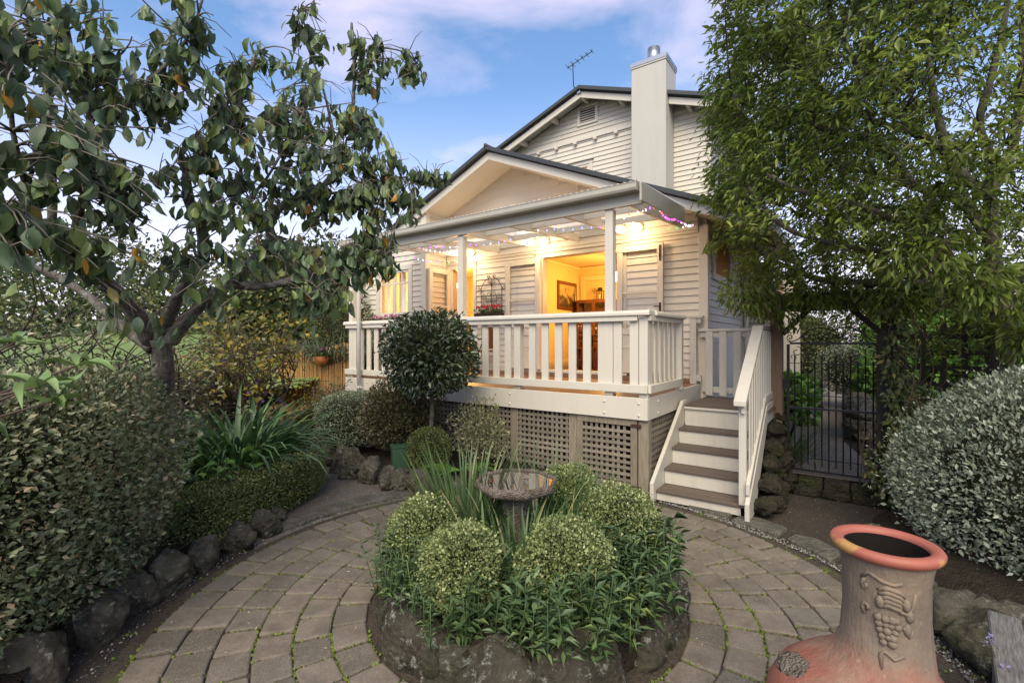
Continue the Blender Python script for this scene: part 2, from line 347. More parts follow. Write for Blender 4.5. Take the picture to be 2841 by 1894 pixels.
M['l_varieg'] = leafmat('cream_edged_leaf', [(0,(0.110,0.127,0.055)),(.5,(0.242,0.242,0.121)),(1,(0.396,0.374,0.209))], .45, .2, .4)
M['l_strap'] = leafmat('strap_leaf', [(0,(0.030,0.075,0.030)),(.6,(0.068,0.150,0.045)),(1,(0.135,0.232,0.075))], .38, .15, .5)
M['l_iris'] = leafmat('iris_blade', [(0,(0.037,0.081,0.027)),(.6,(0.081,0.144,0.050)),(.93,(0.150,0.225,0.088)),(1,(0.450,0.413,0.213))], .4, .2, .45)
M['l_pen'] = leafmat('lance_leaf', [(0,(0.042,0.084,0.031)),(.6,(0.078,0.138,0.054)),(.9,(0.120,0.186,0.072)),(1,(0.192,0.264,0.072))], .42, .2, .45)
M['l_yellow'] = leafmat('autumn_leaf', [(0,(0.081,0.098,0.023)),(.5,(0.172,0.172,0.029)),(.85,(0.345,0.276,0.034)),(1,(0.483,0.299,0.034))], .45, .35, .4)
M['l_climb'] = leafmat('climber_leaf', [(0,(0.041,0.068,0.027)),(.5,(0.088,0.121,0.043)),(.85,(0.149,0.176,0.061)),(1,(0.297,0.230,0.081))], .45, .25, .4)
M['l_bright'] = leafmat('bright_leaf', [(0,(0.060,0.140,0.020)),(.6,(0.120,0.250,0.040)),(1,(0.200,0.340,0.060))], .4, .3, .45)
M['l_rhodo'] = leafmat('pale_sprig_leaf', [(0,(0.132,0.220,0.055)),(.6,(0.187,0.286,0.099)),(1,(0.264,0.363,0.154))], .4, .25, .45)
M['l_bg'] = leafmat('background_leaf', [(0,(0.046,0.072,0.026)),(.5,(0.091,0.124,0.042)),(.85,(0.143,0.169,0.058)),(1,(0.234,0.195,0.065))], .5, .25, .3)
M['l_dry'] = leafmat('fallen_leaf', [(0,(.35,.28,.15)),(.5,(.5,.46,.35)),(1,(.3,.12,.05))], .6, .1)
M['p_red'] = leafmat('red_petal', [(.55,.01,.03),(.7,.03,.06)], .5, .3)
M['p_purple'] = leafmat('purple_petal', [(.16,.03,.28),(.30,.08,.42)], .5, .3)
M['p_pink'] = leafmat('pink_petal', [(0,(.5,.04,.25)),(.5,(.6,.25,.45)),(1,(.45,.03,.1))], .5, .3)
M['p_lav'] = leafmat('lavender_petal', [(.30,.24,.5),(.42,.36,.62)], .6, .3)

# ---------------------------------------------------------------- leaf clouds
T4 = (np.array([(0,0,0),(-.5,.45,.06),(0,.5,-.03),(.5,.45,.06),(0,1,-.06)]), [(0,2,1),(0,3,2),(1,2,4),(2,3,4)])
T2 = (np.array([(0,0,0),(-.5,.5,.05),(.5,.5,.05),(0,1,-.05)]), [(0,2,1),(1,2,3)])
TB = (np.array([(0,0,0),(-.34,.2,.05),(0,.22,0),(.34,.2,.05),(-.5,.48,.07),(0,.5,0),(.5,.48,.07),(-.33,.78,.01),(0,.8,-.05),(.33,.78,.01),(.0,1.02,-.15)]),
      [(0,2,1),(0,3,2),(1,2,5),(1,5,4),(2,3,6),(2,6,5),(4,5,8),(4,8,7),(5,6,9),(5,9,8),(7,8,10),(8,9,10)])
def leafcloud(name, P, D, NR, size, ratio, tpl, mat, parent=None):
    P, D, NR = np.asarray(P,float), np.asarray(D,float), np.asarray(NR,float); n = len(P); size = np.asarray(size,float)*np.ones(n)
    D = D/np.linalg.norm(D,axis=1,keepdims=True); X = np.cross(D,NR); l = np.linalg.norm(X,axis=1,keepdims=True)
    X = np.where(l<1e-5, np.array([1.,0,0]), X/np.maximum(l,1e-5)); Z = np.cross(X,D)
    tv, tf = tpl; k = len(tv); tf = np.array(tf)
    rt = ratio*(.8+.4*RNG.random(n))
    V = P[:,None,:] + size[:,None,None]*(tv[None,:,0:1]*rt[:,None,None]*X[:,None,:] + tv[None,:,1:2]*D[:,None,:] + tv[None,:,2:3]*(RNG.normal(1.6,1.4,n)[:,None,None])*Z[:,None,:])
    F = (tf[None]+ (np.arange(n)*k)[:,None,None]).reshape(-1,3)
    me = bpy.data.meshes.new(name); me.vertices.add(n*k); me.vertices.foreach_set('co', V.reshape(-1))
    m = len(F); me.loops.add(m*3); me.loops.foreach_set('vertex_index', F.reshape(-1).astype(np.int32))
    me.polygons.add(m); me.polygons.foreach_set('loop_start', np.arange(0,m*3,3,dtype=np.int32))
    me.update(calc_edges=True); me.validate(); me.materials.append(mat)
    me.polygons.foreach_set('use_smooth', np.ones(m,bool))
    return link(name, me, parent)
def rdir(n): v = RNG.normal(size=(n,3)); return v/np.linalg.norm(v,axis=1,keepdims=True)
def superpts(n, rad, e=2.0, zmin=-1, lump=.12, depth=.2, seed=0):
    """points near the surface of a lumpy superellipsoid, with outward normals"""
    out_p, out_n = [], []; rg = np.random.default_rng(seed+100); fr = rg.normal(size=(7,3))*2.6; ph = rg.random(7)*6.28
    while sum(len(x) for x in out_p) < n:
        d = rdir(n); s = (np.abs(d)**e).sum(1)**(-1/e); q = d*s[:,None]
        nr = np.sign(d)*np.abs(q)**(e-1)/np.array(rad)
        area = np.linalg.norm(nr,axis=1); w = s**3*area; keep = RNG.random(n) < w/np.percentile(w,95)
        keep &= q[:,2] > zmin
        q, nr = q[keep], nr[keep]
        lm = 1+lump*np.sin(q@fr.T+ph).mean(1)*2; q = q*(lm*(1-depth*RNG.random(len(q))**1.6))[:,None]
        out_p.append(q*np.array(rad)); out_n.append(nr/np.linalg.norm(nr,axis=1,keepdims=True))
    return np.concatenate(out_p)[:n], np.concatenate(out_n)[:n]
def bush(name, label, cat, c, rad, n, size, ratio, mat, e=2.0, zmin=-1, lump=.12, depth=.22, tpl=T4, up=.3, spread=.9, core=.8, base=0, group=None, stems=True, seed=0, twm='twig', sprigs=0, rz=0):
    root = thing(name, label, cat, (c[0],c[1],base), rz, group)
    n = int(n*2.1); core *= .9; P, NR = superpts(n, rad, e, zmin, lump, depth*1.15, seed); cz = c[2]-base
    D = NR + spread*rdir(n) + np.array([0,0,up]); NN = NR*.8 + rdir(n)*.7 + np.array([0,0,.5])
    sz = size*(.42+.85*RNG.random(n)**1.3)
    if sprigs:
        k = int(n*sprigs); P[:k] *= (1.02+.10*RNG.random(k))[:,None]
    leafcloud('foliage', P+np.array([0,0,cz]), D, NN, sz, ratio, tpl, M[mat], root)
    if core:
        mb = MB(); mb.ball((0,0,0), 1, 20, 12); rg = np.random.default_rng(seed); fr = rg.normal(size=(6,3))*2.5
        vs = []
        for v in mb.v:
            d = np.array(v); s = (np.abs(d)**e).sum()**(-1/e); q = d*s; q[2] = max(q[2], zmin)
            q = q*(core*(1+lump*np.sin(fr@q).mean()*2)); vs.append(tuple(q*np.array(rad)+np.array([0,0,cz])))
        mb.v = vs; mb.build('branches', M['core'], root, True)  # added solid core, not branches; the crown's inner shade is in its colour
    if stems:
        mb = MB(); rr = random.Random(seed); h = cz
        for k in range(6):
            a = rr.random()*6.28; rb = .25*min(rad[0],rad[1])*rr.random(); rt = .6*rr.random()
            mb.tube([(rb*math.cos(a), rb*math.sin(a), 0), (rt*.6*rad[0]*math.cos(a), rt*.6*rad[1]*math.sin(a), h*.5), (rt*rad[0]*math.cos(a), rt*rad[1]*math.sin(a), h)], [.016,.012,.006], 5)
        mb.build('stems', M[twm], root, True)
    return root
def twigs_mesh(segs, mat, parent, name='twigs', n=4):
    mb = MB()
    for pts, r0, r1 in segs:
        m = len(pts); mb.tube(pts, [r0+(r1-r0)*i/(m-1) for i in range(m)], n)
    return mb.build(name, mat, parent, True)
def curve_pts(p, q, n=5, sag=0, jit=.0, rg=random):
    p, q = Vector(p), Vector(q); L_ = (q-p).length; o = Vector((rg.uniform(-1,1),rg.uniform(-1,1),rg.uniform(-.5,.5)))*jit*L_
    return [p.lerp(q,i/(n-1)) + (o+Vector((0,0,sag*L_)))*4*(i/(n-1))*(1-i/(n-1)) for i in range(n)]
from mathutils import noise as mn
def rock(rg, r):
    bm = bmesh.new(); bmesh.ops.create_icosphere(bm, subdivisions=4, radius=1); o = Vector((rg.uniform(-50,50),rg.uniform(-50,50),rg.uniform(-50,50)))
    planes = [Vector((rg.gauss(0,1),rg.gauss(0,1),rg.gauss(0,.8))).normalized() for _ in range(13)]; hs = [rg.uniform(.66,.92) for _ in planes]
    rad = Vector(r); m_ = sum(r)/3
    for v in bm.verts:
        d = v.co.normalized(); k = 1.0
        for p, h in zip(planes, hs):
            c = d.dot(p)
            if c > .05: k = min(k, h/c)
        k = min(k, 1.0)
        k *= 1+.20*mn.fractal(d*1.7+o, .8, 2.0, 5)+.13*abs(mn.noise(d*5+o))+.05*mn.noise(d*14+o)
        v.co = Vector((d.x*k*rad.x, d.y*k*rad.y, d.z*k*rad.z))*1.12
    mb = MB(); mb.v = [tuple(v.co) for v in bm.verts]; mb.f = [tuple(v.index for v in f.verts) for f in bm.faces]; bm.free(); return mb
def put_rock(parent, c, r, rg, mat, rz=None, name='stone'):
    me = rock(rg, r).mesh(name, M[mat], True); o = link(name, me, parent)
    o.location = Vector(c)-parent.location if parent.rotation_euler.z == 0 else Matrix.Rotation(-parent.rotation_euler.z,3,'Z') @ (Vector(c)-parent.location)
    o.rotation_euler = (rg.uniform(-.2,.2), rg.uniform(-.2,.2), (rg.uniform(0,6.28) if rz is None else rz)-parent.rotation_euler.z); return o

# ================================================================ THE SETTING: ground
def sheet(name, poly, z, mat, k='structure'):
    mb = MB(); mb.add([(x,y,z) for x,y in poly], [tuple(range(len(poly)))]); o = mb.build(name, M[mat]); return kind(o, k)
sheet('ground', [(-300,-60),(300,-60),(300,500),(-300,500)], -.034, 'dirt')
PC = (.1, 3.3)                                        # centre of the round paving
def arc(r, a0, a1, n=40, c=PC): return [(c[0]+r*math.cos(R(a0+(a1-a0)*i/n)), c[1]+r*math.sin(R(a0+(a1-a0)*i/n))) for i in range(n+1)]
sheet('gravel_path', [(-2.3,4.2),(-1.9,3.6),(1.2,5.6),(-.9,5.62),(-1.6,5.95),(-2.45,6.6),(-2.85,7.6),(-3.2,8.6),(-4.1,10.6),(-4.9,10.4),(-4.0,8.5),(-3.35,7.2),(-2.5,5.7)], -.026, 'gravel')
sheet('garden_path', [(3.35,5.95),(4.3,5.3),(5.4,7.7),(7.8,11.2),(9.9,14.2),(12.1,17.2),(14,20),(13.2,20.5),(11.5,17.5),(9.6,14.5),(6.9,11.4),(4.6,7.8)], .13, 'gravel')
mb = MB(); n = 30
for i in range(n+1):
    for j in range(9):
        x = 4.2+ (i/n)*22; mb.v.append((0,0,0))
# raised ground beyond the gate
mb = MB(); P_ = [HW(1.0,1.86), HW(3.6,1.5), HW(9,1.5), HW(16,30), HW(2,30), HW(1.0,12)]
mb.add([(p.x,p.y,.12) for p in P_]+[(p.x,p.y,-.2) for p in P_], [(0,1,2,3,4,5)]+[(i,(i+1)%6,6+(i+1)%6,6+i) for i in range(6)])
kind(mb.build('terrain', M['soil']), 'structure')
paving = kind(sheet('paving', arc(2.42,0,360,72)[:-1], -.0225, 'joint'), 'structure')
# pavers in six rings round the planter, each its own piece
def paver_mesh(r0, r1, da):
    g = .002; a = da/2-.0065/((r0+r1)/2); rm = (r0+r1)/2; mb = MB(); b = .012
    def P(r, t, z): return (r*math.cos(t)-rm, r*math.sin(t), z)
    r0 += g; r1 -= g
    def ring(ins, z, c=.012):
        o = ins/rm; q = c/rm; return [P(r0+ins+c,-a+o,z),P(r1-ins-c,-a+o,z),P(r1-ins,-a+o+q,z),P(r1-ins,a-o-q,z),P(r1-ins-c,a-o,z),P(r0+ins+c,a-o,z),P(r0+ins,a-o-q,z),P(r0+ins,-a+o+q,z)]
    rs = [ring(0,-.045),ring(0,-.010),ring(.004,-.003),ring(.011,0)]
    for q in rs: mb.v += q
    mb.f = [tuple(24+i for i in range(8))]+[(k*8+i,k*8+(i+1)%8,k*8+8+(i+1)%8,k*8+8+i) for k in range(3) for i in range(8)]
    return mb.mesh('paver', M['paver'])
rg = random.Random(3)
for i in range(6):
    r0 = 1.065+.208*i; r1 = r0+.208; rm = (r0+r1)/2; cnt = round(2*PI*rm/.228); da = 2*PI/cnt; off = R(203)+.05*i
    me = paver_mesh(r0, r1, da)
    for k in range(cnt):
        t = off+k*da+rg.uniform(-.004,.004); x, y = PC[0]+rm*math.cos(t), PC[1]+rm*math.sin(t)
        if y < 1.35: continue
        o = link('paver', me, paving); o.location = (x, y, rg.uniform(-.006,.004)); o.rotation_euler = (rg.uniform(-.012,.012), rg.uniform(-.012,.012), t+rg.uniform(-.03,.03)); o.scale = (rg.uniform(.97,1.0),rg.uniform(.955,1.0),1)
# moss tufts in the joints, fallen leaves, white pebbles
P, D, Z = [], [], []
for _ in range(15000):
    i = rg.choice(range(0,7)); t = rg.random()*2*PI; r = 1.065+.208*i+rg.uniform(-.008,.008)
    if math.sin(t*3+i*1.7)+math.sin(t*7.3+i)+rg.uniform(-.5,.5) < -.1: continue
    if rg.random() < .3:
        rm_ = 1.065+.208*i+.104; i_ = min(i,5); c_ = round(2*PI*rm_/.228); t = R(203)+.05*i+(rg.randrange(c_)+.5)*2*PI/c_; r = 1.065+.208*i+rg.random()*.208
    P.append((PC[0]+r*math.cos(t), PC[1]+r*math.sin(t), -.016)); D.append((rg.uniform(-1,1),rg.uniform(-1,1),.8)); Z.append((rg.uniform(-1,1),rg.uniform(-1,1),1))
kind(leafcloud('moss', P, D, Z, .019, .9, T2, M['moss']), 'stuff')
P, D = [], []
for _ in range(380):
    t = rg.random()*2*PI; r = rg.uniform(1.05,2.7); P.append((PC[0]+r*math.cos(t), PC[1]+r*math.sin(t), .004)); D.append((rg.uniform(-1,1),rg.uniform(-1,1),.05))
for _ in range(110): P.append((rg.uniform(2.3,4.2), rg.uniform(3.6,5.6), -.025)); D.append((rg.uniform(-1,1),rg.uniform(-1,1),.06))
kind(leafcloud('fallen_leaves', P, D, np.tile([0,0,1.],(len(P),1))+.2*rdir(len(P)), .012+.024*RNG.random(len(P))**2, .4, T2, M['l_dry']), 'stuff')
mb = MB()
for _ in range(2300):
    t = R(rg.uniform(-62,78)); r = 2.43+abs(rg.gauss(0,.05))+.03*math.sin(t*9)
    if rg.random() < .10: t = R(rg.uniform(100,215)); r = 2.43+abs(rg.gauss(0,.06))
    if 60 < math.degrees(t) < 78: r -= .02
    s = rg.uniform(.004,.011); x, y = PC[0]+r*math.cos(t), PC[1]+r*math.sin(t); a = rg.random()*3
    c, sn = math.cos(a)*s, math.sin(a)*s; z = -.02
    mb.add([(x+c,y+sn,z),(x-sn*.6,y+c*.6,z),(x-c,y-sn,z),(x+sn*.6,y-c*.6,z),(x,y,z+s*1.1)], [(0,1,4),(1,2,4),(2,3,4),(3,0,4)])
kind(mb.build('pebbles', M['pebble']), 'stuff')
# garden beds
def bed(name, poly, z, seed=0):
    rg = random.Random(seed); cx = sum(p[0] for p in poly)/len(poly); cy = sum(p[1] for p in poly)/len(poly); n = len(poly); mb = MB()
    rings = [(1.0,-.04),(.985,z*.7),(.93,z),(.6,z+.02),(.25,z+.03)]
    for s, zz in rings:
        for x, y in poly: mb.v.append((cx+(x-cx)*s+rg.uniform(-.02,.02), cy+(y-cy)*s+rg.uniform(-.02,.02), zz+rg.uniform(-.015,.015)))
    for i in range(len(rings)-1):
        for k in range(n): mb.f.append((i*n+k, i*n+(k+1)%n, (i+1)*n+(k+1)%n, (i+1)*n+k))
    mb.f.append(tuple((len(rings)-1)*n+k for k in range(n)))
    return kind(mb.build(name, M['soil'], None, True), 'structure')
bed('garden_bed', [(-2.8,7.7),(-2.5,6.95),(-2.2,6.35),(-1.75,6.0),(-1.3,5.66),(-.8,5.62),(-.2,5.8),(.5,5.75),(.95,5.5),(.7,5.9),(0,6.42),(-.8,6.98),(-1.6,7.5),(-2.4,8.0)], .14, 1)
bed('garden_bed', [(-2.45,1.2)]+[(x-.12,y) for x,y in reversed(arc(2.55,158,212,8))]+[(-2.45,4.6),(-2.35,5.5),(-2.9,6.3),(-3.7,7.6),(-6,8),(-7,4),(-6,1.2)], .13, 2)
bed('garden_bed', arc(.93,0,360,28)[:-1], .17, 3)
bed('garden_bed', [(2.75,3.0),(2.95,3.9),(3.4,4.5),(4.3,5.1),(6.5,4.2),(6.5,1.0),(2.6,1.2),(2.7,2.3)], .12, 4)

# ---------------------------------------------------------------- edging stones
def edging(name, label, spots, mat, seed, group=None):
    t = thing(name, label, 'stone edging', (spots[0][0], spots[0][1], 0)); rg = random.Random(seed)
    for x, y, z, rx, ry, rz, a in spots: put_rock(t, (x,y,z), (rx,ry,rz), rg, mat, a)
    return t
sp = []
for i, (x, y) in enumerate([(-2.62,2.15),(-2.42,2.45),(-2.47,2.83),(-2.5,3.12),(-2.42,3.42),(-2.42,3.78),(-2.33,4.08),(-2.24,4.36),(-2.25,4.62)]):
    s = [.2,.19,.17,.17,.17,.16,.16,.155,.1][i]; sp.append((x-.05,y,.07,s*.78,s*.92,s*[1,1.1,1,1,.95,.8,.85,.9,.7][i],i*.7))
edging('stone_edging', 'row of rough dark rocks curving along the paving under the left hedges', sp, 'rock', 5)
sp = []
for x, y, s, h in [(-2.86,7.35,.16,1.3),(-2.62,6.85,.17,1.5),(-2.36,6.5,.15,1.5),(-2.1,6.22,.19,1.3),(-1.78,5.98,.18,1.2),(-1.5,5.72,.14,1.1),(-1.33,5.62,.12,1.2),(-1.06,5.55,.2,1.0),(-.72,5.5,.19,.8),(-.42,5.62,.15,.8),(-1.35,5.95,.14,.6)]:
    sp.append((x,y,.09,s*.84,s*.78,s*h*.95,x*7))
edging('stone_edging', 'row of rounded mossy rocks holding the shrub bed in front of the deck', sp, 'rock', 6)
sp = []
for i in range(15):
    t = 2*PI*i/15+.1*math.sin(i*5); s = .19+.04*math.sin(i*2.3); sp.append((PC[0]+.90*math.cos(t), PC[1]+.90*math.sin(t), .035, s*.68, s*1.22, s*(.88+.15*math.sin(i*3.7)), t))
edging('stone_edging', 'ring of lichen covered rocks around the planting bed with the bird bath', sp, 'rock_ring', 7)
sp = []
rg = random.Random(9)
for x, y in [(-4.7,9.0),(-4.55,9.1),(-4.4,9.0),(-4.25,9.1),(-4.1,8.95),(-4.6,9.05),(-4.35,9.15),(-4.15,9.1),(-4.5,9.05),(-4.3,9.0),(-3.95,8.9)]:
    sp.append((x,y,.2+.13*(len(sp)//4)+rg.uniform(0,.08),rg.uniform(.1,.16),rg.uniform(.1,.16),rg.uniform(.08,.13),rg.random()*6))
edging('rock_wall', 'heap of tan rocks at the foot of the split bamboo fence', sp, 'rock_tan', 8)
sp = [(-3.55,8.0,.03,.13,.12,.15,.3),(-3.75,8.35,.03,.12,.1,.12,1.3),(-3.42,7.7,.02,.1,.1,.1,2)]
edging('stone_edging', 'few grey rocks at the edge of the gravel path beyond the strap leaved clump', sp, 'rock', 15)
sp = [(x,y,.06,s,s*.9,s*.9,x*9) for x,y,s in ((2.72,3.25,.17),(2.74,2.9,.2),(2.66,2.58,.18),(2.86,3.55,.16),(2.98,3.85,.17),(2.9,2.75,.2),(2.55,2.3,.15))]
edging('stone_edging', 'few rough rocks under the silver bush beside the white pebbles', sp, 'rock', 16)
# flat stones outside the paving
t = thing('flagstone_edging', 'flat irregular flagstones bordering the paving beside the bare dirt', 'stone edging', (2.5,4.4,0)); rg = random.Random(12)
t2 = thing('flagstone_edging', 'flat irregular flagstones between the paving and the gravel path', 'stone edging', (-1.6,5.1,0))
for tt, angs in ((t,(5,17,29,40)), (t2,(112,122,131,140,149))):
    for a in angs:
        w = 5.2; mb = MB(); pts = []
        for q, r in ((-w,2.5),(-w*.2,2.49),(w*.9,2.5),(w,2.66),(w*.3,2.76),(-w*.7,2.74)):
            rr = r+rg.uniform(-.02,.02); b = R(a+q+rg.uniform(-.6,.6)); pts.append((PC[0]+rr*math.cos(b)-tt.location.x, PC[1]+rr*math.sin(b)-tt.location.y))
        mb.prism(pts, 2, -.04, .005+rg.uniform(0,.008)); mb.build('flagstone', M['flag'], tt, False, .01)
# stone retaining wall right of the stairs
t = thing('stone_wall', 'rough dark stone retaining wall under the gate post beside the stairs', 'stone wall', HW(1.2,1.0))
rg = random.Random(21)
for j in range(6):
    for i in range(9):
        v = .25+.2*i+(.1 if j % 2 else 0); zz = .08+.145*j
        if zz > .10+.44*max(0,v-.1): continue
        if v > 2.05: continue
        p = HW(1.14+rg.uniform(-.02,.03)-.02*j, v, zz); put_rock(t, p, (rg.uniform(.075,.115),rg.uniform(.09,.14),rg.uniform(.06,.09)), rg, 'rock_dark', TH+PI/2+rg.uniform(-.3,.3))

# ---------------------------------------------------------------- the lawn rising behind, far trees
mb = MB(); nx, ny = 30, 16
for j in range(ny+1):
    for i in range(nx+1):
        x = -60+i*58/nx; y = 8.6+j*50/ny - .5*(x+4)*.12; z = .75+ .105*(y-8)*(1 if y < 34 else 34/y) + .12*math.sin(x*.4+y*.3); mb.v.append((x,y,z))
for j in range(ny):
    for i in range(nx):
        if i/nx*58-60 > -4.6: continue
        a = j*(nx+1)+i; mb.f.append((a,a+1,a+nx+2,a+nx+1))
kind(mb.build('lawn', M['lawnsoil'], None, True), 'structure')

# ================================================================ THE HOUSE
house = hthing('house', 'cream weatherboard house with dark gabled roofs and a tall white chimney', 'house')
PITCH = .1095
def cut(segs, holes):
    for h0, h1 in holes:
        new = []
        for a, b in segs:
            if h1 <= a or h0 >= b: new.append((a,b)); continue
            if h0 > a: new.append((a,h0))
            if h1 < b: new.append((h1,b))
        segs = new
    return [s for s in segs if s[1]-s[0] > .02]
def boards_front(parent, v, u0, u1, z0, z1, holes=(), lim=None, mat='cream', pitch=PITCH, thick=1.0):
    z = z0; cache = {}
    while z < z1-.01:
        zt = min(z+pitch-.001, z1); zm = (z+zt)/2; a, b = (u0,u1) if not lim else lim(zm, u0, u1)
        if b-a > .03:
            for s0, s1 in cut([(a,b)], [(h[0],h[1]) for h in holes if h[2] < zm < h[3]]):
                mb = MB(); mb.prism([(v,z),(v-.028*thick,z),(v-.026*thick,z+.012),(v-.009,zt),(v,zt)], 0, s0, s1); mb.build('weatherboard', M[mat], parent)
        z += pitch
def boards_side(parent, u, v0, v1, z0, z1, sign=1, holes=(), mat='cream', pitch=PITCH):
    z = z0
    while z < z1-.01:
        zt = min(z+pitch-.001, z1); zm = (z+zt)/2
        for s0, s1 in cut([(v0,v1)], [(h[0],h[1]) for h in holes if h[2] < zm < h[3]]):
            mb = MB(); mb.prism([(u,z),(u+sign*.028,z),(u+sign*.026,z+.012),(u+sign*.009,zt),(u,zt)], 1, s0, s1); mb.build('weatherboard', M[mat], parent)
        z += pitch
AP, SL = -3.52, .424                                   # lower gable: apex u, slope
def zr(u): return 5.26-SL*abs(u-AP)
DZ = 1.124
# backing walls with their openings
mb = MB()
for u0, u1, z0, z1 in ((-5.228,-5.06,0,3.6),(-5.06,-4.47,3.26,3.6),(-4.47,-2.79,0,3.6),(-2.79,-1.29,3.29,3.6),(-1.29,.05,0,3.6),(-5.06,-4.47,0,1.14),(-2.79,-1.29,0,1.14)): mb.box(u0,u1,2.334,2.45,z0,z1)
mb.add([(-5.228,2.334,3.6),(.05,2.334,3.6),(.05,2.334,zr(.05)-.14),(AP,2.334,zr(AP)-.14),(-5.228,2.334,zr(-5.228)-.14)], [(0,1,2,3,4)])
for u0, u1, z0, z1 in ((-7.15,-6.63,.4,3.6),(-6.63,-5.68,.4,2.32),(-6.63,-5.68,3.24,3.6),(-5.68,-5.235,.4,3.6)): mb.box(u0,u1,1.694,1.8,z0,z1)
mb.add([(-7.15,1.694,3.6),(-5.235,1.694,3.6),(-5.235,1.694,zr(-5.235)-.14),(-7.15,1.694,zr(-7.15)-.14)], [(0,1,2,3)])
mb.box(-5.34,-5.232,1.8,2.4,.4,4.5); mb.box(-.03,.066,2.334,12,0,3.6); mb.box(-7.15,-7.05,1.8,12,.2,3.6)
mb.build('wall', M['cream'], house)
# boards on the veranda wall, the wing, the return, the side
boards_front(house, 2.33, -5.2, -.035, DZ+.02, 3.44, [(-5.21,-4.395,0,3.36),(-2.93,-1.17,0,3.385)])
boards_front(house, 1.69, -7.0, -5.335, .5, 4.4, [(-6.75,-5.585,2.22,3.37)], lim=lambda z,a,b: (max(a, AP-(5.26-.14-z)/SL), b))
boards_side(house, -5.228, 1.795, 2.30, DZ+.02, 4.46, 1)
boards_side(house, .07, 2.335, 5.0, .1, 3.3, 1, [(2.6,3.9,2.75,3.6)], 'white')
boards_front(house, 2.33, -5.2, 0, 3.6, 5.1, (), lim=lambda z,a,b: (max(a, AP-(5.26-.14-z)/SL), min(b, AP+(5.26-.14-z)/SL)), mat='soffit', pitch=.165, thick=.55)
for nm, b in (('corner_board',(-.036,.098,2.295,2.329,.1,3.5)),('corner_board',(.0705,.1,2.3295,2.45,.1,3.5)),('corner_board',(-5.335,-5.195,1.655,1.689,.5,4.46)),('corner_board',(-5.2275,-5.195,1.6895,1.79,.5,4.46)),
              ('corner_board',(-7.2,-7.0,1.655,1.689,.3,3.72)),('corner_board',(.07,.11,4.95,5.06,.1,3.4)),
              ('frieze_board',(-5.19,-.037,2.27,2.301,3.44,3.56)),('frieze_board',(-5.19,-.037,2.285,2.3295,3.395,3.4395))):
    mb = MB(); mb.box(*b); mb.build(nm, M['cream'], house, False, .004)
# lower roof: slabs, soffit, barge boards, capping
VB = 1.6; HWD = 4.56
for s in (-1, 1):
    e = AP+s*HWD; ze = zr(e)
    mb = MB(); mb.prism([(AP,5.26),(e,ze),(e,ze-.05),(AP,5.21)], 1, VB-.05, 6.0); mb.build('roof', M['roof'], house)
    mb = MB(); mb.prism([(AP,5.205),(e,ze-.055),(e,ze-.14),(AP,5.12)], 1, VB+.042, 5.39); mb.build('soffit', M['soffit'], house)
    mb = MB(); mb.prism([(AP,5.195),(e,ze-.06),(e,ze-.195),(AP,5.055)], 1, VB, VB+.04); mb.build('barge_board', M['white'], house, False, .003)
    mb = MB(); mb.prism([(AP,5.285),(e,ze+.022),(e,ze-.045),(AP,5.215)], 1, VB-.09, VB-.052); mb.build('barge_capping', M['roof'], house)
mb = MB(); mb.tube([(AP,VB-.1,5.285),(AP,5.4,5.285)], .035, 8); mb.build('ridge_cap', M['roof'], house, True)
# ---- upper storey
VU = 5.4; AU, SU = -3.42, .363
def zu(u): return 7.80-SU*abs(u-AU)
boards_front(house, VU, -6.26, -.6, 3.6, 7.7, [(-4.4,-3.28,5.0,6.2),(-3.70,-3.14,7.07,7.54)], lim=lambda z,a,b: (max(a, AU-(7.66-z)/SU), min(b, AU+(7.66-z)/SU)), mat='white')
mb = MB(); mb.add([(-6.26,VU+.004,3),(-.58,VU+.004,3),(-.58,VU+.004,zu(-.58)-.1),(AU,VU+.004,7.7),(-6.26,VU+.004,zu(-6.26)-.1)], [(0,1,2,3,4)]); mb.box(-.62,-.58,VU+.01,12,3,6.7); mb.box(-6.26,-6.2,VU+.01,12,3,6.7)
mb.build('upper_wall', M['white'], house)
for nm, b in (('corner_board',(-.63,-.56,VU-.04,VU-.001,3.5,6.72)),('string_course',(-6.1,-.64,VU-.055,VU-.029,6.70,6.765))):
    mb = MB(); mb.box(*b); mb.build(nm, M['white'], house, False, .004)
for k in range(8):
    u = -5.36+.54*k
    if -2.1 < u < -1.3: continue
    mb = MB(); mb.box(u-.04,u+.04,VU-.11,VU-.03,6.63,6.698); mb.build('dentil', M['white'], house, False, .005)
for s in (-1, 1):
    e = AU+s*3.45; ze = zu(e); V0 = 4.99
    cuts = [(AU,e)] if s < 0 else [(AU,-2.09),(-1.325,e)]
    for a, b in cuts:
        za, zb = zu(a), zu(b)
        mb = MB(); mb.prism([(a,za),(b,zb),(b,zb-.06),(a,za-.06)], 1, V0-.05, VU); mb.build('roof', M['roof'], house)
        mb = MB(); mb.prism([(a,za-.065),(b,zb-.065),(b,zb-.10),(a,za-.10)], 1, V0+.042, VU-.03); mb.build('soffit', M['white'], house)
        mb = MB(); mb.prism([(a,za-.085),(b,zb-.085),(b,zb-.23),(a,za-.23)], 1, V0, V0+.04); mb.build('barge_board', M['white'], house, False, .003)
        mb = MB(); mb.prism([(a,za+.03),(b,zb+.03),(b,zb-.05),(a,za-.05)], 1, V0-.09, V0-.052); mb.build('barge_capping', M['roof'], house)
    mb = MB(); mb.prism([(AU,7.80),(e,ze),(e,ze-.06),(AU,7.74)], 1, VU+.002, 12.5); mb.build('roof', M['roof'], house)
for u in (-5.2,-4.25,-3.40,-2.45,-.95):
    mb = MB(); z = zu(u)-.11; mb.box(u-.035,u+.035,5.035,VU-.03,z-.13,z-.02); mb.build('outlooker', M['white'], house)
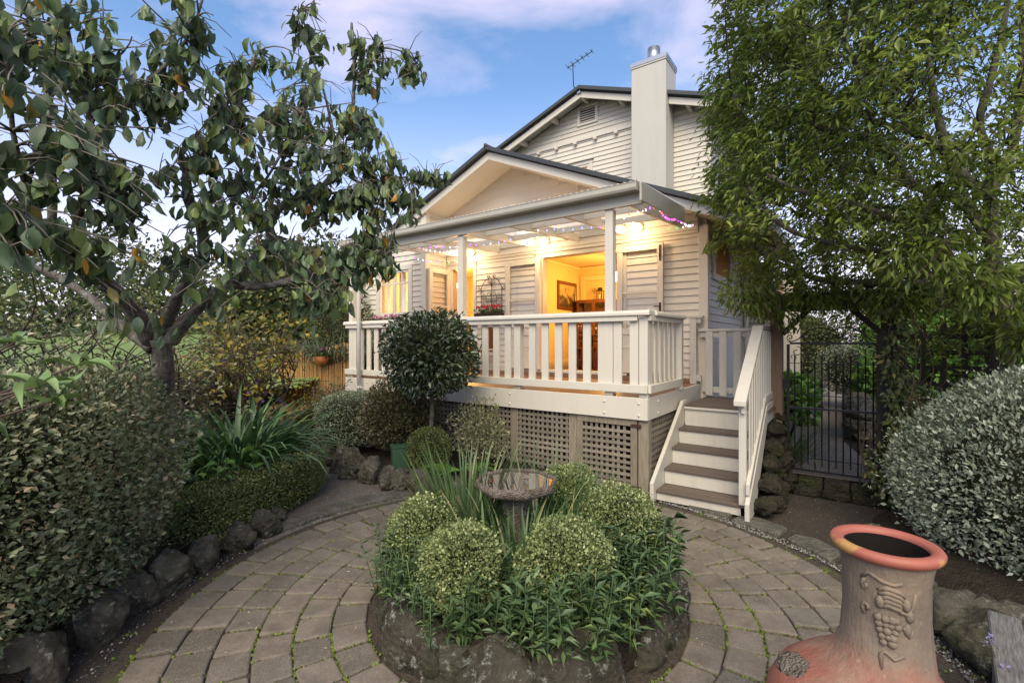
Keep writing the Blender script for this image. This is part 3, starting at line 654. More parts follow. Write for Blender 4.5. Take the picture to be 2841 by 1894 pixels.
vent = MB(); vent.box(-3.70,-3.14,VU-.05,VU-.001,7.07,7.13); vent.box(-3.70,-3.14,VU-.05,VU-.001,7.48,7.545); vent.box(-3.70,-3.625,VU-.05,VU-.001,7.1305,7.4795); vent.box(-3.215,-3.14,VU-.05,VU-.001,7.1305,7.4795)
vent = vent.build('gable_vent', M['white'], house, False, .004)
MB().box(-3.624,-3.216,VU-.012,VU-.004,7.1305,7.4795).build('vent_shade_panel', M['dark'], vent)  # black panel painted as the shade behind the louvres
for k in range(6): z = 7.145+.057*k; MB().add([(-3.622,VU-.015,z+.03),(-3.218,VU-.015,z+.03),(-3.218,VU-.045,z),(-3.622,VU-.045,z),(-3.622,VU-.015,z+.04),(-3.218,VU-.015,z+.04),(-3.218,VU-.045,z+.01),(-3.622,VU-.045,z+.01)],[(0,1,2,3),(7,6,5,4),(3,2,6,7),(1,0,4,5)]).build('louvre', M['white'], vent)
uw = MB(); uw.box(-4.4,-3.28,VU-.05,VU-.001,6.10,6.19); uw.box(-4.45,-3.25,VU-.09,VU-.001,6.191,6.23); uw.box(-3.37,-3.28,VU-.05,VU-.001,5.0,6.0995); uw.box(-4.4,-4.31,VU-.05,VU-.001,5.0,6.0995); uw.box(-4.309,-3.371,VU-.035,VU-.001,6.04,6.0995); uw.box(-3.43,-3.371,VU-.035,VU-.001,5.0,6.0395)
uw = uw.build('window', M['white'], house, False, .004); MB().box(-4.3,-3.431,VU-.016,VU-.008,5.0,6.039).build('blind', M['blind'], uw); MB().box(-4.3,-3.431,VU-.024,VU-.02,5.0,6.039).build('pane', M['glass'], uw)
# chimney
ch = MB().box(-2.086,-1.331,4.82,5.52,3.6,7.69).build('chimney', M['render'], house, False, .008)
MB().box(-2.10,-1.317,4.806,5.534,7.691,7.73).build('chimney_cap', M['render'], ch, False, .004); MB().box(-2.108,-1.309,4.798,5.542,7.731,7.82).build('cap_flashing', M['metal'], ch)
MB().lathe([(.135,7.78),(.135,8.17),(.12,8.17),(.12,7.9)], 24, (-1.69,5.12,0)).build('flue', M['metal'], ch, True)
# ---- windows, doors and their leaves
def frame4(mb, u0, u1, z0, z1, v0, v1, w, wb=None):
    wb = wb or w; mb.box(u0,u1,v0,v1,z1-w,z1); mb.box(u0,u1,v0,v1,z0,z0+wb); mb.box(u0,u0+w,v0,v1,z0+wb+.0005,z1-w-.0005); mb.box(u1-w,u1,v0,v1,z0+wb+.0005,z1-w-.0005); return mb
wn = frame4(MB(), -6.75, -5.585, 2.225, 3.37, 1.64, 1.689, .105).box(-6.78,-5.55,1.60,1.70,2.19,2.224).build('window', M['white'], house, False, .004)
for a, b in ((-6.643,-6.17),(-6.165,-5.692)):
    s = frame4(MB(), a, b, 2.332, 3.263, 1.66, 1.70, .045); s.box(a+.046,b-.046,1.665,1.695,2.98,3.01); s.box((a+b)/2-.01,(a+b)/2+.01,1.667,1.693,3.0105,3.2175)
    s.build('sash', M['white'], wn, False, .003)
    MB().box(a+.046,b-.046,1.678,1.681,2.378,3.217).build('pane', M['glass'], wn)
for u0 in (-6.62,-6.2,-6.1,-5.78):
    mb = MB(); n = 10
    for k in range(n+1): x = u0+.12*k/n-.02; mb.v += [(x,1.86+.02*math.sin(k*1.9),2.2),(x,1.86+.02*math.sin(k*1.9),3.3)]
    mb.f = [(2*k,2*k+1,2*k+3,2*k+2) for k in range(n)]; mb.build('curtain', M['curtain'], house, True)
# single door at the wing end, with its frame and its leaf folded against the return wall
d = MB().box(-5.21,-4.395,2.28,2.331,3.265,3.36).box(-5.24,-4.36,2.26,2.331,3.361,3.385).box(-5.21,-5.06,2.285,2.45,DZ,3.2645).box(-4.47,-4.395,2.285,2.45,DZ,3.2645).build('door_frame', M['cream'], house, False, .004)
def door_leaf(w, h, solid=.62):
    mb = frame4(MB(), 0, w, 0, h, 0, .042, .095, .18); mb.box(.0955,w-.0955,0,.042,solid,solid+.1); mb.box(.0955,w-.0955,.006,.036,1.28,1.31); mb.box(.0955,w-.0955,.012,.03,.1805,solid-.0005)
    mb.box(.0955,w-.0955,.004,.038,.40,.425)
    return mb
def leaf(parent, loc, rz, w, h, bolts=True, solid=.62):
    o = door_leaf(w, h, solid).build('door', M['cream'], parent, False, .004); o.location = loc; o.rotation_euler = (0,0,rz)
    MB().box(.0955,w-.0955,.019,.023,solid+.1005,h-.0955).build('pane', M['glass'], o)
    if bolts:
        MB().box(w-.06,w-.035,-.012,-.001,h-.28,h-.04).ball((w-.047,-.02,h-.2),.016).build('bolt', M['rust'], o)
        MB().box(w-.06,w-.03,-.012,-.001,.98,1.12).tube([(w-.045,-.012,1.06),(w-.045,-.05,1.06),(w-.13,-.05,1.06)],.009,6).build('handle', M['rust'], o)
    return o
leaf(house, (-5.13,2.29,DZ+.06), -PI/2, .62, 2.07)
# wide opening with its bifold leaves folded back over the boards
MB().box(-2.93,-1.17,2.28,2.331,3.292,3.372).box(-2.97,-1.13,2.25,2.331,3.373,3.40).box(-2.93,-2.79,2.285,2.45,DZ+.04,3.2915).box(-1.30,-1.17,2.285,2.45,DZ+.04,3.2915).build('door_frame', M['cream'], house, False, .004)
MB().box(-2.95,-1.15,2.24,2.47,DZ+.07,DZ+.115).build('door_sill', M['white'], house, False, .004)
MB().box(-5.2,-.06,2.24,2.329,DZ+.003,DZ+.068).build('plinth_board', M['deck'], house)
leaf(house, (-2.84,2.285,DZ+.12), PI, .775, 2.045); leaf(house, (-1.315,2.225,DZ+.12), 0, .765, 2.06)
MB().box(-2.865,-2.80,2.19,2.279,DZ+.12,3.28).build('door', M['cream'], house, False, .004)
# side window and the bay window with the orange blind
sw = MB().box(.07,.115,2.6,3.9,2.72,2.77).box(.071,.12,2.62,2.72,2.7705,3.4).box(.071,.12,3.8,3.9,2.7705,3.4).box(.071,.1,2.7205,3.7995,2.7705,2.83).build('window', M['white'], house, False, .003)
MB().box(.074,.078,2.7205,3.7995,2.8305,3.4).build('pane', M['blind'], sw)
bay = MB(); bay.box(.07,.62,5.2,6.9,1.9,2.18); bay.box(.07,.62,5.2,6.9,3.05,3.3); bay.box(.07,.62,5.2,5.28,2.18,3.05); bay.box(.54,.62,5.2805,5.38,2.181,3.049); bay.box(.55,.62,6.82,6.9,2.181,3.049); bay.box(.55,.62,6.0,6.06,2.181,3.049); bay.box(.05,.69,5.15,6.95,2.12,2.165)
bay = bay.build('bay_window', M['white'], house, False, .004); MB().box(.565,.575,5.3805,6.8195,2.181,3.049).build('blind', M['blind'], bay)
for u_, v_ in ((.16,5.02),(.16,5.12)): MB().tube([(u_,v_,.1),(u_,v_,3.3)],.035,8).build('pipe', M['white'], house, True)
MB().box(.05,.9,7.2,7.3,.1,3.2).build('side_wall', M['cream'], house)
# ---- rooms seen through the openings
mb = MB(); mb.box(-3.66,-3.6,2.46,5.4,DZ,3.6); mb.box(-3.6,-.04,5.32,5.39,DZ,3.6); mb.box(-.1,-.04,2.46,5.31,DZ,3.6); mb.box(-7.04,-3.67,5.2,5.3,DZ,3.6); mb.box(-3.6,-2.8,2.452,2.47,DZ,3.6); mb.box(-3.68,-3.661,2.46,5.2,DZ,3.6)
mb.build('room_wall', M['wall_in'], house)
MB().box(-7.04,-.04,2.34,5.3,3.58,3.599).box(-7.04,-5.24,1.81,2.339,3.58,3.599).build('room_ceiling', M['ceil_in'], house)
MB().box(-7.04,-.04,2.34,5.3,DZ-.06,DZ+.03).box(-7.04,-5.24,1.81,2.339,DZ-.06,DZ+.03).build('room_floor', M['floor'], house)
MB().box(-3.599,-3.57,2.48,5.31,3.50,3.56).box(-3.56,-.11,5.28,5.319,3.50,3.56).build('cornice', M['ceil_in'], house)
MB().box(-3.599,-3.58,2.48,5.31,DZ+.031,DZ+.2).box(-3.57,-.11,5.30,5.319,DZ+.031,DZ+.2).build('skirting', M['ceil_in'], house)
MB().box(-3.56,-3.46,5.27,5.319,DZ+.2,3.34).box(-3.459,-1.6,5.27,5.319,3.23,3.34).box(-1.599,-1.5,5.27,5.319,DZ+.2,3.34).build('door_trim', M['ceil_in'], house)
MB().box(-2.15,-1.5,5.25,5.268,DZ+.2,3.22).build('room_door', M['furn'], house)

# ================================================================ VERANDA
ver = hthing('veranda', 'white timber veranda deck with slatted balustrade and clear corrugated roof on the house front', 'veranda')
DW = 5.51
for k in range(25):                                   # decking boards
    v0 = .03+k*.0925
    MB().box(-DW+.02,-.03,v0,v0+.087,DZ-.025,DZ).build('deck_board', M['deck'], ver)
f = MB().box(-DW,0,0,.04,.873,DZ-.002).build('fascia', M['white'], ver, False, .004)
MB().box(-.04,0,.0405,2.33,.873,DZ-.0025).build('fascia', M['white'], ver, False, .004); MB().box(-DW,-DW+.04,.0405,1.68,.873,DZ-.002).build('fascia', M['white'], ver, False, .004)
for u in (-5.42,-4.9,-3.4,-1.884,-.517,-.098):
    for z in (1.06,.925): MB().ball((u,-.002,z),(.016,.012,.016),8,6).build('bolt_head', M['white'], ver, True)
for v in (.35,1.3):
    for z in (1.06,.925): MB().ball((.002,v,z),(.012,.014,.014),8,6).build('bolt_head', M['white'], ver, True)
# posts that carry the veranda beam, and the balustrade
for u in (-2.80,-.475,-5.40):
    MB().box(u-.05,u+.05,.03,.13,DZ,3.30).build('post', M['white'], ver, False, .005)
for u in (-4.1,-1.79,-.06): MB().box(u-.05,u+.05,.03,.13,DZ,2.03).build('balustrade_post', M['white'], ver, False, .005)
def rail(mb): return mb
MB().prism([(-.035,2.075),(-.035,2.045),(.165,2.045),(.165,2.075),(.15,2.105),(-.02,2.105)], 0, -DW-.02, .03).build('top_rail', M['white'], ver, False, .006)
MB().box(-DW+.02,-.115,-.015,.029,1.985,2.044).build('rail_board', M['white'], ver, False, .004)
MB().box(-DW,.0,-.016,.028,1.174,1.269).build('bottom_rail', M['white'], ver, False, .004)
MB().prism([(-.13,2.0755),(-.13,2.0455),(.055,2.0455),(.055,2.0755),(.04,2.104),(-.115,2.104)], 1, .166, 1.30).build('top_rail', M['white'], ver, False, .006)
MB().box(-.015,.029,.03,1.28,1.985,2.0445).build('rail_board', M['white'], ver, False, .004); MB().box(-.014,.03,.029,1.28,1.174,1.269).build('bottom_rail', M['white'], ver, False, .004)
MB().box(-.06,.03,1.19,1.28,DZ,2.044).build('balustrade_post', M['white'], ver, False, .004)
bal = MB().box(-.05,.05,0,.022,0,.74).mesh('baluster', M['white'])
us = [-.167+.0-.197*k for k in range(27)]
for u in us:
    if min(abs(u-p) for p in (-2.80,-.475,-5.40,-4.1,-1.79)) < .06: continue
    o = link('baluster', bal, ver, None, .003); o.location = (u,.0285,1.2695)
bal2 = MB().box(-.022,0,-.042,.042,0,.74).mesh('baluster', M['white'])
for k in range(6):
    o = link('baluster', bal2, ver, None, .003); o.location = (-.0155,.17+.178*k,1.2695)
# beam, gutter, rafters, roof sheet, rake
MB().box(-5.47,-.06,.0,.045,3.295,3.43).build('beam', M['greyw'], ver, False, .004)
gp = [(-.005,3.42),(-.115,3.42),(-.13,3.45),(-.13,3.50),(-.14,3.515),(-.005,3.52)]
MB().prism(gp, 0, -5.52, -.085).build('gutter', M['greyw'], ver, False, .008, 2)
MB().box(-.0845,-.0785,-.135,-.002,3.42,3.525).build('gutter_end', M['greyw'], ver)
def sl(v): return 3.43+.075*v
MB().prism([(-.10,3.50),(-.10,3.30),(1.56,3.385),(1.56,3.60)], 0, -.055, -.03).build('rake_flashing', M['greyw'], ver, False, .003)
for u in [-.30-.87*k for k in range(6)]:
    MB().prism([(.046,sl(.046)-.10),(.046,sl(.046)+.03),(2.269,sl(2.269)+.03),(2.269,sl(2.269)-.10)], 0, u-.022, u+.022).build('rafter', M['white'], ver, False, .003)
for v in (.75,1.5):
    for k in range(5):
        u = -.30-.87*k; MB().box(u-.87+.0225,u-.0225,v-.02,v+.02,sl(v)-.06,sl(v)+.028).build('blocking', M['white'], ver)
MB().box(-5.19,-.04,2.24,2.268,3.561,3.66).build('ledger', M['white'], ver)
mb = MB(); nu = 5.5/.019; nu = int(nu)
for i in range(nu+1):
    u = -5.5+5.42*i/nu; z = .009*math.sin(i*PI/2)
    mb.v += [(u,-.10,3.528+z),(u,2.30,3.70+z)]
mb.f = [(2*i,2*i+2,2*i+3,2*i+1) for i in range(nu)]
mb.build('roof_sheet', M['sheet'], ver, True)
# lattice skirt: posts, panels and every slat
for a, b in ((-1.908,-1.79),(-1.013,-.90),(-.125,-.005),(-3.6,-3.49),(-5.3,-5.2)): MB().box(a,b,.045,.14,-.02,.87).build('skirt_post', M['grey_wood'], ver, False, .006)
MB().box(-.128,-.02,1.24,1.33,-.02,.87).build('skirt_post', M['grey_wood'], ver, False, .006)
def lattice(parent, a, b, z0, z1, v, side=False, mat='lattice', w=.034, pitch=.07, ph=.02):
    t = bpy.data.objects.new('lattice_panel', None); COL.objects.link(t); t.parent = parent
    if side: t.rotation_euler = (0,0,PI/2); t.location = (v,0,0)
    else: t.location = (0,v,0)
    hm = MB().box(0,b-a,-.008,0,0,w).mesh('slat', M[mat]); vm = MB().box(0,w,.0005,.0085,0,z1-z0).mesh('slat', M[mat])
    k = 0; rr = random.Random(int(a*100))
    while z0+ph+k*pitch+w < z1:
        o = link('slat', hm, t); o.location = (a,0,z0+ph+k*pitch+rr.uniform(-.004,.004)); o.rotation_euler = (0,rr.uniform(-.003,.003),0); k += 1
    k = 0
    while a+ph+k*pitch+w < b:
        o = link('slat', vm, t); o.location = (a+ph+k*pitch+rr.uniform(-.004,.004),0,z0); k += 1
    return t
lattice(ver, -3.48, -1.91, 0, .868, .07); lattice(ver, -5.19, -3.61, 0, .868, .07); lattice(ver, -1.788, -1.015, 0, .868, .06); lattice(ver, .145, 1.235, 0, .868, -.035, True)
gate_ = frame4(MB(), -.893, -.135, .05, .865, .03, .066, .075).build('lattice_door', M['grey_wood'], ver, False, .004)
lattice(gate_, -.818, -.21, .125, .79, .05)
for z in (.80,.10): MB().box(-.20,-.08,.022,.0295,z-.02,z+.02).build('hinge', M['rust'], gate_)
kind(MB().box(-5.0,-.6,.9,.92,-.02,.85).build('under_deck_shade_sheet', M['dark'], ver), 'thing')  # added black sheet, painted as the shade below the deck
# ---------------------------------------------------------------- stairs
st = hthing('staircase', 'white timber staircase with brown treads and a sloping handrail up to the deck', 'stairs')
fr = [(.058,.115),(.34,.295),(.62,.485),(.90,.672)]
TL = .937; U0, U1 = .075, .93
for i, (v, z) in enumerate(fr):
    nv = fr[i+1][0] if i < 3 else 1.155
    for q in range(2): MB().box(U0,U1 if i else .985,v+.003+q*.148,v+.145+q*.148,z-.03,z).build('tread', M['tread'], st, False, .004)
    MB().box(U0+.002,U1-.002,v+.025,v+.045,0 if i == 0 else fr[i-1][1]+.001,z-.0305).build('riser', M['stairwhite'], st)
MB().box(U0+.002,U1-.002,1.18,1.20,fr[3][1]+.001,TL-.0305).build('riser', M['stairwhite'], st); MB().box(U0,U1,1.15,1.18,TL-.05,TL-.022).build('nosing', M['stairwhite'], st)
for k in range(8): MB().box(U0,1.06,1.156+k*.147,1.30+k*.147,TL-.021,TL).build('landing_board', M['tread'], st, False, .003)
sp = [(-.02,0),(-.02,.20),(1.14,.99),(1.30,.99),(1.30,.80),(.30,0)]
MB().prism(sp, 0, .03, .073).build('stringer', M['stairwhite'], st, False, .004)
MB().prism([(-.06,-.01),(-.06,.17),(1.16,1.0),(1.8,1.0),(1.8,.78),(1.16,.78),(.30,-.01)], 0, .987, 1.03).build('stringer', M['stairwhite'], st, False, .004)
MB().box(.915,.985,.045,.115,.116,1.14).build('newel_post', M['stairwhite'], st, False, .005)
def hr(v): return 1.17+.686*(v+.05)
MB().prism([(-.05,1.17),(1.08,hr(1.08)),(1.80,hr(1.08)),(1.80,hr(1.08)-.05),(1.10,hr(1.08)-.05),(-.05,1.115)], 0, .885, 1.0).build('handrail', M['stairwhite'], st, False, .008, 2)
MB().prism([(.0,.24),(.0,.35),(1.12,1.115),(1.8,1.115),(1.8,1.03),(1.14,1.03)], 0, .9865, 1.025).build('lower_rail', M['stairwhite'], st, False, .004)
MB().prism([(.0,1.10),(1.09,hr(1.09)-.08),(1.8,hr(1.08)-.055),(1.8,hr(1.08)-.11),(1.12,hr(1.08)-.11),(.0,1.04)], 0, .9455, .985).build('rail_board', M['stairwhite'], st, False, .004)
for k in range(11):
    v = .19+.15*k; zt = min(hr(v)-.06, hr(1.08)-.06); zb = min(.30+.683*v, 1.06)
    MB().box(.9865,1.005,v-.03,v+.03,zb,zt).build('baluster', M['stairwhite'], st, False, .003)
# landing rail at the wall
MB().box(-.02,1.0,2.2,2.30,1.90,1.94).build('landing_rail', M['stairwhite'], st, False, .006); MB().box(.03,1.0,2.24,2.262,1.005,1.09).build('lower_rail', M['stairwhite'], st, False, .004); MB().box(.0,1.0,2.23,2.2735,1.82,1.899).build('rail_board', M['stairwhite'], st)
for k in range(5): u = .135+.19*k; MB().box(u-.05,u+.05,2.205,2.2295,.965,1.8995).build('baluster', M['stairwhite'], st, False, .003)
MB().box(-.13,-.035,2.16,2.239,DZ,2.10).build('newel_post', M['stairwhite'], st, False, .005); MB().box(-.135,.06,2.15,2.245,2.101,2.14).build('newel_cap', M['stairwhite'], st, False, .004); MB().box(-.034,.03,2.17,2.23,2.03,2.10).build('rail_block', M['stairwhite'], st); MB().box(-.034,.03,2.17,2.23,1.17,1.26).build('rail_block', M['stairwhite'], st)

# ---------------------------------------------------------------- downpipe
dp = hthing('downpipe', 'white round downpipe in front of the left end of the deck', 'pipe', -5.0, -.09, 0)
MB().tube([(0,0,.1),(0,0,3.2),(0,.03,3.32),(0,.02,3.41)], .034, 12).build('pipe', M['pvc'], dp, True); MB().lathe([(.041,-.015),(.041,.015)],12,(0,0,.98)).box(.04,.10,-.012,.012,.97,.99).build('bracket', M['pvc'], dp)
# ---------------------------------------------------------------- lamps on the veranda wall
lampglow = emit('lamp_glow', (1,.60,.20), 3.2)
for (u, z, lb) in ((-.982,3.59,'lit oval bulkhead lamp above the right open door leaf'),(-2.729,3.58,'lit oval bulkhead lamp above the left edge of the wide doorway'),(-4.492,3.56,'lit oval bulkhead lamp above the single doorway')):
    t = hthing('wall_lamp', lb, 'wall lamp', u, 2.235, z, 'veranda wall lamps')
    MB().ball((0,-.01,0),(.13,.03,.085),16,8).build('lamp_base', M['white'], t, True)
    MB().ball((0,-.05,0),(.105,.05,.062),16,10).build('globe', lampglow, t, True)
    l = bpy.data.lights.new('lamp_light','POINT'); l.energy = 11; l.color = (1,.68,.36); l.shadow_soft_size = .08
    o = bpy.data.objects.new('lamp_light', l); COL.objects.link(o); o.parent = t; o.location = (0,-.28,-.16)
# ---------------------------------------------------------------- string lights
def string(name, label, pts, mats, sp_=.085, seed=0):
    t = hthing(name, label, 'string lights', *pts[0]); inv = Vector(pts[0]); rr = random.Random(seed)
    P_ = [Vector(p)-inv for p in pts]; dense = []
    for a, b in zip(P_[:-1], P_[1:]):
        n = max(2,int((b-a).length/.03))
        for i in range(n): q = i/n; dense.append(a.lerp(b,q)+Vector((0,0,-.10*(b-a).length*4*q*(1-q)*.35)))
    dense.append(P_[-1]); MB().tube(dense[::2], .0022, 4).build('wire', M['white'], t)
    acc = 0
    for a, b in zip(dense[:-1], dense[1:]):
        acc += (b-a).length
        if acc > sp_:
            acc = rr.uniform(-.015,.015); o = link('bulb', rr.choice(mats), t); o.location = a; o.rotation_euler = (rr.uniform(-.4,.4),rr.uniform(-.4,.4),0)
def bulbm(col, st, r=1): 
    mb = MB(); mb.ball((0,0,-.022),(.010*r,.010*r,.016*r),8,6); return mb.mesh('bulb', emit('bulb_glow', col, st), True)
bw = bulbm((1,.80,.92), 1.5); bp = bulbm((.62,.10,.9), 1.3); bb = bulbm((.28,.30,1), 1.3); bgr = bulbm((.08,.9,.2), 1.1); br_ = bulbm((1,.16,.08), 1.2); bpk = bulbm((1,.30,.6), 1.3)
string('string_lights', 'string of tiny white and pink bulbs along the rafters between the veranda posts', [(-4.45,.78,3.50),(-3.9,.78,3.40),(-3.25,.78,3.36),(-2.7,.78,3.33),(-2.36,.78,3.36),(-2.33,.8,3.49),(-2.28,.8,3.5),(-1.7,.8,3.40),(-1.2,.8,3.36),(-.8,.8,3.34)], [bw,bpk,bw,bp,bb], .13, 1)
string('string_lights', 'bunch of pink and purple bulbs looped under the right end of the veranda roof', [(-.62,.75,3.38),(-.55,.78,3.40),(-.5,.8,3.50),(-.45,.78,3.51),(-.38,.7,3.43),(-.27,.6,3.40),(-.15,.62,3.43),(-.07,.55,3.40),(-.06,.8,3.33),(-.05,1.1,3.36),(-.05,1.26,3.41),(-.05,1.55,3.41),(-.06,1.75,3.41),(-.05,2.1,3.50)], [bw,bw,bp,bpk,bp,br_], .05, 2)
string('string_lights', 'short row of green and white bulbs at the house corner', [(-.50,2.2,3.52),(-.40,2.2,3.51),(-.3,2.2,3.50),(-.12,2.2,3.53)], [bgr,bw,bgr], .085, 3)
string('string_lights', 'row of purple green and orange bulbs under the left end of the veranda roof', [(-5.35,.7,3.42),(-5.15,.9,3.38),(-5.0,1.2,3.38),(-4.9,1.6,3.36),(-4.7,1.9,3.37),(-4.4,2.2,3.40)], [bp,bgr,bp,br_,bw], .075, 4)
string('string_lights', 'cluster of white bulbs hanging left of the second rafter', [(-4.45,.75,3.46),(-4.3,.9,3.40),(-4.1,1.0,3.37),(-3.9,1.05,3.38),(-3.75,1.1,3.4)], [bw,bw,bpk], .055, 5)
# ---------------------------------------------------------------- iron ornament and planters on the wall
def scroll(c, r, turns, sgn, ph, n=26, ax=0):
    pts = []
    for i in range(n+1):
        q = i/n; a = ph+sgn*turns*2*PI*q; rr = r*(1-.8*q); pts.append((c[0]+rr*math.cos(a), c[1], c[2]+rr*math.sin(a)))
    return pts
orn = hthing('iron_trellis', 'ornamental rusty iron trellis hanging on the weatherboards between the doors', 'trellis', -3.98, 2.27, 0)
mb = MB()
for s in (-1, 1):
    mb.tube([(s*.26,0,2.22),(s*.26,0,2.80)], .008, 5); mb.tube([(s*.26,0,2.80),(s*.24,0,2.86),(s*.17,0,2.96),(s*.07,0,3.01),(s*.03,0,3.06)], .008, 5)
    mb.tube(scroll((s*.3,0,2.81),.05,1.2,-s,PI/2), .006, 4); mb.tube(scroll((s*.07,0,3.05),.035,1.2,s,-PI/2), .006, 4); mb.tube(scroll((s*.06,0,2.93),.05,1.3,-s,-PI/2), .006, 4)
    for z in (2.70,2.55,2.40): mb.tube(scroll((s*.07,0,z),.06,1.4,s,PI/2), .005, 4); mb.tube(scroll((s*.19,0,z-.06),.05,1.4,-s,PI/2), .005, 4)
    mb.tube([(s*.13,0,2.25),(s*.13,0,2.66),(s*.2,0,2.72)], .005, 4)
mb.tube([(0,0,2.22),(0,0,3.0)], .007, 5); mb.box(-.26,.26,-.005,.005,2.60,2.612).box(-.26,.26,-.005,.005,2.33,2.342).ball((0,0,2.88),(.02,.012,.035),6,5)
mb.build('scrollwork', M['rust'], orn, True)
def planter(name, label, u, v, z, w, fm, seed, wire=True, n=26):
    t = hthing(name, label, 'planter', u, v, z); rr = random.Random(seed)
    MB().prism([(-.07,0),(.07,0),(.09,.12),(-.09,.12)], 0, -w/2, w/2).build('trough', M['rust'] if wire else M['white'], t)
    k = int(w*330); P = np.array([(rr.uniform(-w/2,w/2), rr.uniform(-.09,.09), .12+abs(rr.gauss(0,.045))) for _ in range(k)])
    leafcloud('foliage', P, rdir(k)+[0,-.3,.7], rdir(k)+[0,0,1], .05, .7, T4, M['l_climb'], t)
    P = []; Dd = []
    for _ in range(n):
        c = Vector((rr.uniform(-w/2,w/2)*.9, rr.uniform(-.1,.06), .2+rr.uniform(0,.07)))
        for q in range(5): a = q*1.256+rr.random(); P.append(c); Dd.append((math.cos(a),-.5+rr.uniform(-.3,.3),math.sin(a)+.2))
    leafcloud('flowers', P, Dd, rdir(len(P))+[0,-1,.3], .034, .8, T2, M[fm], t)['kind'] = 'stuff'
    return t
planter('flower_trough', 'wire trough with red cyclamen flowers under the iron trellis', -3.96, 2.17, 2.19, .62, 'p_red', 1, True, 30)
planter('window_box', 'window box of pink and purple flowers under the wing window', -6.2, 1.52, 2.04, 1.15, 'p_pink', 2, False, 46)
# ---------------------------------------------------------------- bistro chair on the deck
t = hthing('bistro_chair', 'dark metal chair with woven brown back standing on the deck behind the topiary', 'chair', -4.0, 1.95, DZ)
MB().box(-.21,.21,-.2,.2,.43,.46).build('seat', M['furn'], t, False, .01)
MB().prism([(-.2,.46),(-.19,.46),(-.1,.95),(-.12,.95)], 0, -.2, .2) if False else None
MB().bar((.2,-.2,.70),(.2,.2,.70),.02,.42).build('backrest', M['furn'], t, False, .006)
for x, y, b in ((-.19,-.18,0),(-.19,.18,0),(.19,-.18,1),(.19,.18,1)):
    MB().tube([(x*1.15,y*1.1,0),(x,y,.44)]+([(x+.02,y,.93)] if b else []), .011, 6).build('leg', M['iron'], t)
for y in (-.21,.21): MB().tube([(.2,y,.68),(-.1,y,.68),(-.19,y,.45)], .012, 6).build('armrest', M['iron'], t)
# ---------------------------------------------------------------- inside
def room_light(name, label, u, v, z, en, drop=.5):
    t = hthing(name, label, 'ceiling lamp', u, v, z)
    MB().tube([(0,0,0),(0,0,drop)], .008, 6).build('cord', M['rust'], t); MB().lathe([(.02,.0),(.13,-.10),(.14,-.13),(.12,-.16),(.03,-.2)][::-1],20).build('shade', emit('shade_glow',(1,.80,.45),5), t, True)
    l = bpy.data.lights.new('lamp_light','POINT'); l.energy = en; l.color = (1,.52,.14); l.shadow_soft_size = .12
    o = bpy.data.objects.new('lamp_light', l); COL.objects.link(o); o.parent = t; o.location = (0,0,-.28)
room_light('pendant_lamp', 'glowing glass pendant lamp seen through the wide doorway', -2.12, 4.1, 3.2, 72, .38)
room_light('pendant_lamp', 'glowing pendant lamp in the room behind the single doorway', -5.7, 3.3, 3.2, 110, .38)
pt = thing('framed_painting', 'old landscape painting in a brown wooden frame on the yellow wall', 'painting', HW(-3.598,4.64,2.82), TH)
mb = frame4(MB(), -.45, .45, -.33, .33, 0, .035, .075); o = mb.build('frame', M['furn'], pt, False, .008); o.rotation_euler = (0,0,PI/2); o.location = (.036,0,0)
m, nt, b, _ = newmat('old_canvas'); oc = objc(nt); f_ = noise(nt, objc(nt,(3,3,4)), 2.2, 6); sz_ = N(nt,'ShaderNodeSeparateXYZ'); L(nt, oc, sz_.inputs[0])
c = ramp(nt, [(.35,(.05,.035,.012)),(.5,(.14,.10,.03)),(.6,(.42,.32,.12)),(1,(.55,.45,.2))], add(nt, add(nt, sz_.outputs['Z'], .9, 'MULTIPLY'), add(nt, f_, .12), 'ADD')).outputs[0]
c = ramp(nt, [(.30,(.05,.035,.012)),(.46,(.15,.105,.035)),(.56,(.42,.32,.12)),(1,(.55,.45,.2))], add(nt, add(nt, sz_.outputs['Z'], 1.0, 'MULTIPLY'), f_)).outputs[0]
L(nt, c, b.inputs['Base Color']); b.inputs['Roughness'].default_value = .5
MB().box(.004,.012,-.376,.376,-.256,.256).build('canvas', m, pt)
cb = hthing('cabinet', 'brown glazed display cabinet against the yellow back wall', 'cabinet', -3.0, 5.0, DZ+.03)
MB().box(-.48,.48,-.18,.2,1.53,1.57).box(-.45,-.42,-.16,.2,0,1.529).box(.42,.45,-.16,.2,0,1.529).box(-.419,.419,.18,.2,0,1.529).box(-.419,.419,-.16,.179,0,.6).build('carcass', M['furn'], cb, False, .005)
for z in (.85,1.18): MB().box(-.419,.419,-.14,.179,z,z+.02).build('shelf', M['furn'], cb)
for a in (-.418,.002):
    q = frame4(MB(), a, a+.416, .62, 1.528, -.18, -.161, .035).build('door', M['furn'], cb); MB().box(a+.036,a+.38,-.172,-.168,.656,1.49).build('pane', M['glass'], q)
rr = random.Random(4)
for k in range(12):
    t = hthing('teacup', 'small white china cup on the '+('lower' if k % 2 else 'upper')+' cabinet shelf, '+['first','second','third','fourth','fifth','last'][k//2]+' from the left', 'china', -3.35+.065*k, 5.0, DZ+.03+(.872 if k % 2 else 1.202), 'china in the cabinet')
    MB().lathe([(.015,0),(.03,.03),(.032,.06),(.028,.06),(.02,.01)], 10).build('cup', M['pvc'], t, True); MB().tube([(.03,0,.05),(.05,0,.04),(.03,0,.02)],.004,5).build('handle', M['pvc'], t)
t = hthing('glass_lantern', 'small metal lantern standing on top of the cabinet', 'lantern', -2.9, 4.98, DZ+1.60); 
